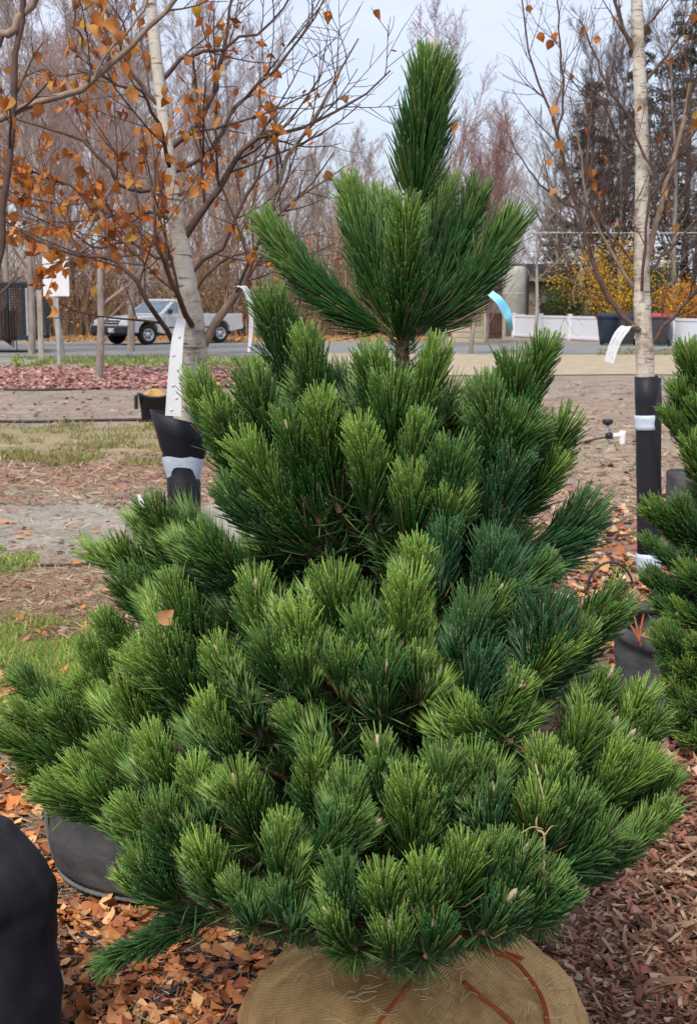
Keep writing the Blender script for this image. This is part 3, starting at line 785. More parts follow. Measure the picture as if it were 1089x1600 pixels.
def silo():
    Y = 61.0; c = P(803, 470, Y); r = 0.52
    root = thing('concrete_silo', (c[0], Y, 0), 'round weathered concrete silo with rounded shoulder behind the white fence', 'silo')
    top = P(803, 416, Y)[2]
    prof = [(0.0, 0.0), (r, 0.0), (r, top - 0.3), (r * 0.97, top - 0.12), (r * 0.86, top - 0.02), (r * 0.6, top), (0, top + 0.01)]
    v, q = lathe(prof, 40, (c[0], Y, 0)); mk('drum', v, None, q, M['concrete'], root)
    for z in (0.9, 1.8):
        v, q = lathe([(r + 0.001, z - 0.03), (r + 0.012, z - 0.02), (r + 0.012, z + 0.02), (r + 0.001, z + 0.03)], 40, (c[0], Y, 0)); mk('hoop', v, None, q, M['concrete'], root)
    tube_obj('downpipe', [(c[0] + r + 0.02, Y - 0.3, 0), (c[0] + r + 0.02, Y - 0.3, top * 0.5), (c[0] + r + 0.02, Y - 0.3, top - 0.1)], 0.05, 0.05, M['black_plastic'], root, 6, 8)
silo()
def building():
    Y = 68.0; x0 = P(770, 470, Y)[0]; x1 = P(1010, 470, Y)[0]
    H = P(850, 436, Y)[2]
    root = thing('brown_building', ((x0 + x1) / 2, Y + 2, 0), 'low brown walled building with dark garage openings behind the white fence', 'building')
    box('wall', ((x0 + x1) / 2, Y + 2, H / 2), (x1 - x0, 4.0, H), M['brown_wall'], root)
    rv = [(x0 - 0.3, Y - 0.4, H), (x1 + 0.3, Y - 0.4, H), (x1 + 0.3, Y + 4.4, H), (x0 - 0.3, Y + 4.4, H), (x0 - 0.3, Y + 2, H + 0.75), (x1 + 0.3, Y + 2, H + 0.75)]
    pyd('roof', rv, [(0, 1, 5, 4), (2, 3, 4, 5), (0, 4, 3), (1, 2, 5), (0, 3, 2, 1)], M['dark'], root)
    for (pa, pb) in ((841, 880), (890, 925)):
        xa, xb = P(pa, 480, Y)[0], P(pb, 480, Y)[0]; zt = P(850, 470, Y)[2]; zb = 0.05
        f = box('garage_opening', ((xa + xb) / 2, Y - 0.02, (zt + zb) / 2), (xb - xa, 0.06, zt - zb), M['brown_wall'], root)
        box('opening_shade', ((xa + xb) / 2, Y - 0.055, (zt + zb) / 2 - 0.05), (xb - xa - 0.16, 0.02, zt - zb - 0.1), M['dark'], f)  # dark sheet painted as the shade inside the opening
    box('fascia', ((x0 + x1) / 2, Y - 0.42, H - 0.02), (x1 - x0 + 0.6, 0.04, 0.16), M['brown_wall'], root)
building()
def gate():
    Y = 54.0
    xa, xb = P(759, 500, Y)[0], P(787, 500, Y)[0]; zt = P(770, 489, Y)[2]
    root = thing('brown_gate', ((xa + xb) / 2, Y, 0), 'small dark brown board gate between two pale posts', 'gate')
    nb = 5; w = (xb - xa - 0.16) / nb
    for i in range(nb):
        box('board', (xa + 0.08 + w * (i + 0.5), Y, zt / 2 + 0.03), (w - 0.012, 0.035, zt - 0.06), M['gate_brown'], root)
    for x in (xa, xb): box('post', (x, Y, zt / 2 + 0.06), (0.13, 0.13, zt + 0.12), M['lumber'], root, 0, 0.01)
    for z in (0.25, zt - 0.2): box('rail', ((xa + xb) / 2, Y + 0.045, z), (xb - xa - 0.14, 0.05, 0.09), M['gate_brown'], root)
gate()
for i, (px0, px1, z) in enumerate([(700, 756, 0.08), (705, 754, 0.27), (698, 756, 0.46)]):
    Y = 52.0; xa, xb = P(px0, 500, Y)[0], P(px1, 500, Y)[0]
    tag(box('lumber_beam', ((xa + xb) / 2, Y, z), (xb - xa, 0.5, 0.17 if i else 0.16), M['lumber'], None, 0.02 * i, 0.01),
        ['bottom pale lumber beam in the stack beside the brown gate', 'middle pale lumber beam in the stack beside the brown gate', 'top pale lumber beam in the stack beside the brown gate'][i], 'beam', 'stacked lumber beams')
def bin_(px, Y, m, lid, label, rz):
    c = P(px, 520, Y)
    root = thing('wheeled_bin', (c[0], Y, 0.0), label, 'bin')
    root.rotation_euler = (0, 0, rz)
    def part(o): o.parent = root; o.matrix_parent_inverse = Matrix.Identity(4); return o
    w0, d0, w1, d1, h = 0.21, 0.24, 0.3, 0.36, 0.98
    V = [(-w0, -d0, 0.06), (w0, -d0, 0.06), (w0, d0, 0.06), (-w0, d0, 0.06), (-w1, -d1, h), (w1, -d1, h), (w1, d1, h), (-w1, d1, h)]
    part(pyd('body', V, [(3, 2, 1, 0), (4, 5, 6, 7), (0, 1, 5, 4), (1, 2, 6, 5), (2, 3, 7, 6), (3, 0, 4, 7)], m, None, 0.03, True))
    part(box('rim', (0, 0, h - 0.03), (0.65, 0.77, 0.07), m, bevel=0.015))
    V = [(-0.33, -0.4, h + 0.005), (0.33, -0.4, h + 0.005), (0.33, 0.4, h + 0.005), (-0.33, 0.4, h + 0.005), (-0.27, -0.3, h + 0.09), (0.27, -0.3, h + 0.09), (0.27, 0.36, h + 0.11), (-0.27, 0.36, h + 0.11)]
    part(pyd('lid', V, [(3, 2, 1, 0), (4, 5, 6, 7), (0, 1, 5, 4), (1, 2, 6, 5), (2, 3, 7, 6), (3, 0, 4, 7)], lid, None, 0.02, True))
    part(tube_obj('handle', [(-0.25, 0.42, h), (0, 0.45, h), (0.25, 0.42, h)], 0.018, 0.018, m))
    for s in (-1, 1):
        v, q = lathe([(0, -0.035), (0.11, -0.035), (0.125, 0), (0.11, 0.035), (0, 0.035)], 18)
        v = v[:, [2, 0, 1]] + np.array([s * 0.27, 0.25 if rz == 0 else -0.2, 0.125]); part(mk('wheel', v, None, q, M['tyre']))
bin_(949, 48.3, M['bin_blue'], M['bin_blue'], 'navy blue wheeled bin standing beside the dark grey bin', 0.15)
bin_(977, 47.9, M['bin_grey'], M['bin_blue'], 'dark grey wheeled bin between the navy bin and birch trunk', 0.1)
bin_(1031, 47.4, M['bin_grey'], M['bin_red'], 'grey wheeled bin with a red lid by the white fence', -0.12)

# overhead wires on two poles
def wires():
    Y = 40.0
    zs = [P(950, 362, Y)[2], P(950, 392, Y)[2], P(950, 411, Y)[2]]
    xs = [P(648, 400, Y)[0], P(1330, 400, Y)[0]]
    for i, x in enumerate(xs):
        root = thing('wire_post', (x, Y, 0), ['slim post holding wires behind the pine leader', 'slim post holding wires beyond the fence end'][i], 'post')
        tube_obj('shaft', [(x, Y, 0), (x, Y, zs[0] * 0.5), (x, Y, zs[0] + 0.2)], 0.05, 0.045, M['steel'], root, 6, 8)
        for z in zs: box('insulator', (x, Y - 0.06, z), (0.05, 0.06, 0.05), M['black_plastic'], root)
    for i, z in enumerate(zs):
        xm = (xs[0] + xs[1]) / 2
        o = tube_obj('wire', [(xs[0], Y - 0.08, z), (xm, Y - 0.08, z - 0.04), (xs[1], Y - 0.08, z)], 0.013 if i == 0 else 0.008, 0.013 if i == 0 else 0.008, M['wire_pale' if i == 0 else 'wire'], None, 14, 5)
        tag(o, ['pale top wire strung before the dark conifers', 'middle dark wire strung before the yellow shrub', 'lowest dark wire strung before the yellow shrub'][i], 'wire', 'wires strung between the posts')
wires()

# ------------------------------------------------------------------ left yard: trailer, notice board, post, plastic pot, hoses, sprinkler
def trailer():
    Y = GY(552); xl = P(-190, 500, Y)[0]; xr = P(50, 500, Y)[0]; z0 = P(30, 531, Y)[2]; z1 = P(30, 443, Y)[2]; dp = 2.2
    root = thing('cage_trailer', ((xl + xr) / 2, Y + dp / 2, 0), 'dark teal caged utility trailer with mesh sides parked by the road', 'trailer')
    t = 0.09; xm = (xl + xr) / 2; ym = Y + dp / 2
    box('floor', (xm, ym, z0 + 0.05), (xr - xl, dp, 0.12), M['teal'], root)
    for x in (xl, xr, P(12, 500, Y)[0]):
        for y in (Y, Y + dp): box('upright', (x, y, (z0 + z1) / 2), (t, t, z1 - z0 - 0.004), M['teal'], root)
    for y in (Y, Y + dp): box('top_rail', (xm, y, z1), (xr - xl + t, t * 1.05, t), M['teal'], root, 0, 0.01)
    for x in (xl, xr): box('cross_rail', (x, ym, z1), (t, dp - t, t), M['teal'], root)
    for y in (Y + 0.03, Y + dp - 0.03):
        xs_ = np.arange(xl + 0.1, xr, 0.075); zs_ = np.arange(z0 + 0.15, z1 - 0.05, 0.075)
        pv = np.stack([np.stack([xs_, xs_ * 0 + y, xs_ * 0 + z0 + 0.1], 1), np.stack([xs_, xs_ * 0 + y, xs_ * 0 + z1 - 0.03], 1)], 1)
        ph_ = np.stack([np.stack([zs_ * 0 + xl, zs_ * 0 + y, zs_], 1), np.stack([zs_ * 0 + xr, zs_ * 0 + y, zs_], 1)], 1)
        pp = np.concatenate([pv, ph_]); v, q = tubes(pp, np.full(pp.shape[:2], 0.011), 4); mk('wire_mesh', v, None, q, M['mesh_panel'], root)['kind'] = 'stuff'
    box('edge_strip', (P(44, 500, Y)[0], Y - 0.06, (z0 + z1) / 2), (0.06, 0.03, z1 - z0 - 0.25), M['steel'], root)
    for i in range(5):
        x = P(4 + i * 4.5, 500, Y)[0]
        box('stake', (x, Y - 0.06, z0 + 0.42 + 0.05 * (i % 3)), (0.05, 0.03, 0.8 + 0.1 * (i % 3)), M['dark'], root)
    for px in (-110, -60):
        for y in (Y - 0.1, Y + dp + 0.1):
            v, q = lathe([(0, -0.1), (0.2, -0.1), (0.31, -0.09), (0.33, 0), (0.31, 0.09), (0.2, 0.1), (0, 0.08)], 24)
            v = v[:, [0, 2, 1]] + np.array([P(px, 500, Y)[0], y, 0.33]); mk('wheel', v, None, q, M['tyre'], root)
    for i, (px, ln) in enumerate(((20, 0.22), (25, 0.4))):
        x = P(px, 500, Y)[0]; tube_obj('chain', [(x, Y, z0), (x + 0.01, Y, z0 - ln / 2), (x, Y, z0 - ln)], 0.02, 0.015, M['dark'], root, 5, 5)
    for px, s in ((10, 1), (46, 1)):
        x = P(px, 500, Y)[0]; pyd('corner_bracket', [(x - 0.12, Y, z0), (x + 0.14, Y, z0), (x + 0.14, Y, z0 - 0.18), (x - 0.12, Y + .06, z0), (x + 0.14, Y + .06, z0), (x + 0.14, Y + .06, z0 - 0.18)],
                                  [(0, 1, 2), (5, 4, 3), (0, 3, 4, 1), (1, 4, 5, 2), (2, 5, 3, 0)], M['dark'], root)
trailer()
def board():
    Y = 33.0; c = P(88, 432, Y); w = 40 / F * Y; h = 60 / F * Y
    root = thing('notice_board', (c[0], Y, 0), 'white notice board on a slim post behind the pale leaning trunk', 'sign')
    box('panel', c, (w, 0.03, h), M['white'], root)
    for dx in (-0.17, 0.17): box('printed_line', c + [dx * 1.2, -0.0165, 0.05], (0.13, 0.004, 0.025), M['ink'], root)
    box('post', (c[0], Y + 0.05, (c[2]) / 2), (0.06, 0.06, c[2]), M['steel'], root)
board()
Y = 34.0; c = P(63.5, 500, Y)
tag(box('pale_post', (c[0], Y, 0.85), (0.12, 0.12, 1.8), M['pale_bark'], None, 0.1, 0.015), 'square pale timber post beside the caged trailer', 'post')

def plastic_pot():
    Y = GY(658); c = P(243, 640, Y); r = 26 / F * Y
    z1 = P(243, 617, Y - r)[2]
    root = thing('nursery_pot', (c[0], Y, 0), 'black plastic nursery pot of soil behind the white paper tag', 'pot')
    prof = [(0, 0.0), (r * 0.8, 0.0), (r * 0.98, z1 - 0.03), (r * 1.06, z1 - 0.03), (r * 1.06, z1), (r * 0.97, z1), (r * 0.93, z1 - 0.08), (0, z1 - 0.08)]
    def jit(V, a):
        V[:, :, 2] += np.where(V[:, :, 2] > 0.1, 0.02 * np.sin(a * 2 + 1), 0); return V
    v, q = lathe(prof, 32, (c[0], Y, 0), jitter=jit); mk('pot_wall', v, None, q, M['black_plastic'], root)
    v, q = lathe([(r * 0.92, z1 - 0.06), (r * 0.7, z1 + 0.0), (r * 0.3, z1 + 0.06), (0, z1 + 0.07)], 24, (c[0], Y, 0)); mk('root_ball', v, None, q, M['burlap'], root)
    box('lug_handle', (c[0] - r * 1.1, Y - 0.05, z1 - 0.1), (0.04, 0.08, 0.18), M['black_plastic'], root, 0, 0.01)
plastic_pot()

def hose(pts, r, label, K=24, name='drip_hose'):
    q = catmull([G(*p) for p in pts], K)
    q[:, 2] = gheight(q[:, 0], q[:, 1]) + r * 0.9
    V, Q = tubes(q, np.full(len(q), r), 7)
    return tag(mk(name, V, None, Q, M['hose']), label, 'hose')
hose([(-60, 608), (60, 611), (200, 607), (380, 606), (480, 607)], 0.02, 'thin black drip hose along the near edge of the red leaf strip')
hose([(-60, 660), (60, 661), (150, 659), (300, 657)], 0.02, 'thin black drip hose running past the black nursery pot')
hose([(-40, 886), (60, 890), (110, 888), (190, 884), (330, 880)], 0.010, 'black drip hose along the near edge of the grey dirt path')
hose([(850, 826), (910, 822), (960, 818), (1050, 819), (1130, 822)], 0.009, 'thin dark drip hose crossing behind the right birch trunk')
hose([(40, 1700), (95, 1560), (110, 1530), (150, 1515), (170, 1480), (95, 1445)], 0.006, 'thin black tube curling past the near black fabric pot', 40)
hose([(180, 1660), (250, 1570), (330, 1530), (400, 1500), (440, 1488)], 0.006, 'thin black tube crossing orange leaves beside the burlap ball', 40)
hose([(285, 1500), (345, 1503), (372, 1505), (402, 1522), (440, 1560)], 0.005, 'short black tube among the leaves near the burlap ball', 40)
def hoop():
    Y = GY(925)
    a = [P(917, 925, Y), P(922, 900, Y), P(940, 882, Y), P(958, 879, Y), P(975, 887, Y), P(986, 905, Y), P(988, 925, Y)]
    a[0][2] = -0.01; a[-1][2] = -0.01
    tag(tube_obj('hose_loop', a, 0.008, 0.006, M['hose'], None, 20, 7), 'dark drip tube arched in a loop above the red leaves', 'hose')
hoop()
def sprinkler():
    Y = GY(694); c = P(948, 694, Y); x = c[0]
    root = thing('sprinkler_riser', (x, Y, 0), 'small sprinkler riser with dark cap and white pipe elbow on the dirt', 'sprinkler')
    h = P(948, 664, Y)[2]
    tube_obj('riser', [(x, Y, -0.02), (x, Y, h * 0.5), (x, Y, h)], 0.016, 0.016, M['steel'], root, 5, 10)
    v, q = lathe([(0.0, h), (0.03, h), (0.055, h + 0.02), (0.06, h + 0.05), (0.045, h + 0.06), (0, h + 0.06)], 20, (x, Y, 0)); mk('cap', v, None, q, M['black_plastic'], root)
    v, q = lathe([(0, h * .3), (0.04, h * .3), (0.045, h * .55), (0.02, h * .62), (0, h * .62)], 16, (x + 0.02, Y, 0)); mk('valve', v, None, q, M['black_plastic'], root)
    zc = h * 0.45
    tube_obj('elbow', [(x + 0.03, Y, zc), (x + 0.1, Y, zc), (x + 0.15, Y, zc + 0.01)], 0.026, 0.026, M['white'], root, 6, 12)
    tube_obj('white_pipe', [(x + 0.16, Y, -0.02), (x + 0.16, Y, h * 0.3), (x + 0.16, Y, h * 0.7)], 0.034, 0.034, M['white'], root, 5, 12)
    tube_obj('feed_tube', [(x, Y, zc * 0.8), (x - 0.1, Y, 0.06), (x - 0.3, Y - 0.05, 0.01)], 0.01, 0.01, M['hose'], root, 8, 6)
sprinkler()
# ------------------------------------------------------------------ fabric pots
def fabric_pot(name, c, r, h, m, label, soil=True, rim=0.0, fold=0.03, lean=0.0, seam=None, seed=0, flare=1.0):
    rng = np.random.default_rng(seed)
    root = thing(name, (c[0], c[1], 0), label, 'pot')
    ph = rng.random(4) * 6.28
    prof = [(0, 0.0), (r * 0.8, 0.0), (r * 0.93, 0.03), (r * 0.98, h * 0.15), (r * 1.0, h * 0.35), (r * 1.0, h * 0.6), (r * 1.0 * flare, h * 0.8), (r * 1.0 * flare, h * 0.93), (r * 0.985 * flare, h), (r * 0.95 * flare, h - 0.005), (r * 0.94 * flare, h - 0.06), (0, h - 0.06)]
    # refine profile
    pr = []
    for a, b in zip(prof[:-1], prof[1:]):
        for t in (0, 0.34, 0.67): pr.append((a[0] + (b[0] - a[0]) * t, a[1] + (b[1] - a[1]) * t))
    pr.append(prof[-1])
    def jit(V, a):
        z = V[:, :, 2] / h
        w = 1 + fold * (0.5 * np.sin(a * 3 + ph[0] + z * 2) + 0.3 * np.sin(a * 7 + ph[1] - 3 * z) + 0.25 * np.sin(a * 13 + ph[2] + 5 * z)) + 0.5 * fold * np.sin(z * 17 + 2 * np.sin(a * 2 + ph[3]))
        V[:, :, 0] = V[:, :, 0] * w + lean * z; V[:, :, 1] *= w
        V[:, :, 2] += np.where(z > 0.5, 0.5 * fold * r * np.sin(a * 2 + ph[3]), 0); return V
    v, q = lathe(pr, 64, (c[0], c[1], 0), jitter=jit)
    mk('fabric_wall', v, None, q, m, root)
    if soil:
        v, q = lathe([(r * 0.93 * flare, h - 0.07), (r * 0.6, h - 0.04), (r * 0.2, h - 0.01), (0, h - 0.01)], 28, (c[0] + lean, c[1], 0)); mk('soil', v, None, q, M['soil'], root)
    if rim:
        a = np.linspace(0, 2 * np.pi, 49)
        ring = np.stack([c[0] + lean + r * flare * 0.99 * np.cos(a), c[1] + r * flare * 0.99 * np.sin(a), h + 0.012 * np.sin(3 * a) - rim * 0.4], 1)
        V, Q = tubes(ring, np.full(49, rim) * (1 + 0.15 * np.sin(5 * a)), 10); mk('rolled_rim', V, None, Q, m, root)
    return root

# the grey bag that holds the left birch
bagc = (P(262, 1300, 3.62)[0], 3.62)
rb = 0.31
bag = fabric_pot('fabric_pot', bagc, rb, 0.30, M['bag_grey'], 'grey fabric pot with stitched seam behind the low pine branches', seed=2, fold=0.02)
# stitched side seam facing the camera's left
def seam():
    ang = rad(197); pts = []
    for z, k in ((0.28, 1.0), (0.22, 1.0), (0.15, 1.0), (0.08, 0.97), (0.035, 0.93)):
        pts.append((bagc[0] + rb * k * 1.02 * math.cos(ang), bagc[1] + rb * k * 1.02 * math.sin(ang), z))
    for d_ in (0.2, 0.5, 0.8, 1.1, 1.5, 1.9):
        a2 = ang + d_; pts.append((bagc[0] + rb * 0.93 * math.cos(a2), bagc[1] + rb * 0.93 * math.sin(a2), 0.02))
    c = catmull(pts, 90)
    t = np.linspace(0, 1, 90)
    V, Q = tubes(c + np.stack([0 * t, 0 * t, 0.002 * np.sin(np.arange(90) * math.pi)], 1), 0.0055 + 0.0025 * (np.arange(90) % 2), 6)
    mk('stitched_seam', V, None, Q, M['thread'], bag)
seam()
# near dark pot at lower left, mouth pulled together
npc = (P(-66, 1500, 2.62)[0], 2.62)
near_pot = thing('fabric_pot', (npc[0], npc[1], 0), 'black fabric pot with slumped creased top beside the orange leaves', 'pot')
def near_bag():
    pr = np.array([(0, 0), (0.16, 0.0), (0.185, 0.02), (0.193, 0.12), (0.196, 0.24), (0.196, 0.32), (0.19, 0.36), (0.172, 0.395), (0.145, 0.43), (0.118, 0.465), (0.1, 0.49), (0.07, 0.5), (0.035, 0.505), (0, 0.505)])
    t = np.linspace(0, 1, len(pr)); u = np.linspace(0, 1, 60)
    pf = np.stack([np.interp(u, t, pr[:, 0]), np.interp(u, t, pr[:, 1])], 1)
    def jit(V, a):
        z = V[:, :, 2]; A_ = np.broadcast_to(a, z.shape)
        f = fbm(A_ * 2.2 / 6.283 * 3 + 2, z * 9 + 1, 3) - 0.5
        w = 1 + 0.16 * f + 0.02 * np.sin(A_ * 9 + z * 14)
        top = np.clip((z - 0.3) / 0.2, 0, 1)
        w = w * (1 + top * 0.10 * np.sign(np.sin(A_ * 5 + 0.6)) * np.abs(np.sin(A_ * 5 + 0.6)) ** 0.6)
        V[:, :, 0] *= w; V[:, :, 1] *= w; V[:, :, 2] += top * 0.03 * (fbm(A_ * 1.3 + 8, z * 5, 2) - 0.5)
        return V
    v, q = lathe(pf, 96, (npc[0], npc[1], 0), jitter=jit)
    mk('fabric_wall', v, None, q, M['bag_black'], near_pot)
    tube_obj('tie_cord', [(npc[0] + 0.07 * math.cos(t), npc[1] + 0.07 * math.sin(t), 0.503) for t in np.linspace(0, 6.28, 12)], 0.005, 0.005, M['hose'], near_pot, 30, 6)
near_bag()
# pot of the right pine
rpc = (P(1118, 1050, 4.9)[0], 4.88)
rp_pot = fabric_pot('fabric_pot', rpc, 0.36, 0.36, M['bag_grey'], 'grey fabric pot with rolled rim holding the right pine', seed=7, rim=0.028, fold=0.02)
v, q = lathe([(0.28, 0.28), (0.2, 0.36), (0.1, 0.4), (0.0, 0.41)], 28, (rpc[0], rpc[1], 0), jitter=lambda V, a: V * (1 + 0.04 * np.sin(a * 5))[None, :, None])
mk('burlap_ball', v, None, q, M['burlap'], rp_pot)
for k_, (x0, y0, x1, y1) in enumerate([(975, 965, 1002, 1008), (990, 962, 1000, 1010), (1005, 960, 998, 1004)]):
    tube_obj('cord', [P(x0, y0, 4.72), P((x0 + x1) / 2, (y0 + y1) / 2 - 4, 4.64), P(x1, y1, 4.6)], 0.003, 0.003, M['twine'], rp_pot, 8, 6)
# farther grey bag right of the birch
fY = GY(800)
fabric_pot('fabric_pot', (P(1062, 780, fY)[0], fY), 0.1, 0.3, M['bag_grey'], 'small dark grey fabric pot behind the right birch trunk', seed=9, fold=0.05)

# ------------------------------------------------------------------ birch leaves
def leaf_mesh(name, seed, m):
    rng = np.random.default_rng(seed)
    c1, c2, tw_ = rng.normal(0, 0.4), rng.uniform(-0.5, 0.5), rng.normal(0, 0.25)
    outl = [(0, 0), (0.2, 0.06), (0.4, 0.25), (0.43, 0.42), (0.3, 0.66), (0.14, 0.86), (0, 1.05), (-0.14, 0.86), (-0.3, 0.66), (-0.43, 0.42), (-0.4, 0.25), (-0.2, 0.06)]
    mid = [(0, 0.25), (0, 0.55), (0, 0.8)]
    V = []
    for x, y in outl + mid:
        z = c1 * (y - 0.4) ** 2 * 1.6 + c2 * abs(x) * 1.6 + tw_ * x * y + 0.02 * rng.normal()
        V.append((x * (1 + 0.1 * rng.normal()), y, z))
    n = len(outl); a, b, c = n, n + 1, n + 2
    Fs = [(0, 1, a), (1, 2, a), (2, 3, b, a), (3, 4, b), (4, 5, c, b), (5, 6, c), (6, 7, c), (7, 8, b, c), (8, 9, b), (9, 10, a, b), (10, 11, a), (11, 0, a)]
    # petiole
    V += [(0.015, 0, 0), (-0.015, 0, 0), (0.0, -0.4, 0.05)]; Fs.append((n + 3, n + 4, n + 5))
    me = bpy.data.meshes.new(name); me.from_pydata(V, [], Fs); me.update()
    for p in me.polygons: p.use_smooth = True
    me.materials.append(m); return me
LEAVES = [leaf_mesh('leaf', 100 + i, M['leaf']) for i in range(14)]
FALLEN = [leaf_mesh('leaf', 200 + i, M['fallen']) for i in range(14)]

def hang_leaf(p, size, root, rng, meshes=LEAVES, name='leaf'):
    me = meshes[rng.integers(0, len(meshes))]
    d = Vector((rng.normal(0, 0.45), rng.normal(0, 0.45), -1)).normalized()
    zax = d.cross(Vector(rng.normal(0, 1, 3))).normalized(); xax = d.cross(zax).normalized()
    R_ = Matrix((xax, d, zax)).transposed().to_4x4()
    o = bpy.data.objects.new(name, me); COL.objects.link(o)
    o.parent = root; o.matrix_parent_inverse = Matrix.Translation(-root.location)
    off = Vector(p) + d * size * 0.38
    o.matrix_basis = Matrix.Translation(off) @ R_ @ Matrix.Scale(size, 4)
    return o

def limb_tree(root, limbs, Y, rng, n2, n3, l2, l3, bark, twig_m, up=0.06, fan=42, flat=0.0, tipscale=0.35, n4=0):
    """limbs: (pixel points with optional depth, r0 px, r1 px, material); returns twig points"""
    a = Acc(); allt = []
    for lm in limbs:
        pts = [P(p[0], p[1], p[2] if len(p) > 2 else Y) for p in lm[0]]
        r0, r1 = lm[1] / F * Y / 2 * 0.85, lm[2] / F * Y / 2 * 0.75
        K = 12; c = catmull(pts, K); rr = np.linspace(r0, r1, K)
        c[1:-1] += rng.normal(0, 0.004, (K - 2, 3))
        V, Q = tubes(c, rr, 8); mk('limb', V, None, Q, lm[3], root)
        ln = np.linalg.norm(np.diff(c, axis=0), axis=1).sum()
        nn = max(2, int(n2 * ln))
        p, d, L, r, t = spawn(c[None], rr[None], nn, 0.12, 1.0, fan, 0.5, 0.5, rng, plen=l2)
        d[:, 1] *= (1 - flat); d = nrm(d + np.array([0, 0, 0.12]))
        P2, R2 = grow(p, d, np.maximum(L, 0.08), np.clip(r, 0.0016, 0.005), 0.4, 7, up, 0.07, rng)
        v, q = tubes(P2, R2, 5); a.add(v, None, q); allt.append(P2[:, 2:].reshape(-1, 3))
        p, d, L, r, t = spawn(P2, R2, n3, 0.15, 1.0, 42, 0.5, 0.6, rng, plen=l3)
        P3, R3 = grow(p, d, np.maximum(L, 0.04), np.clip(r, 0.0010, 0.002), 0.6, 5, up * 0.6, 0.08, rng)
        v, q = tubes(P3, R3, 4); a.add(v, None, q); allt.append(P3[:, 1:].reshape(-1, 3))
    tgo = a.build('twigs', twig_m, root); tgo['kind'] = 'stuff'
    return np.concatenate(allt)

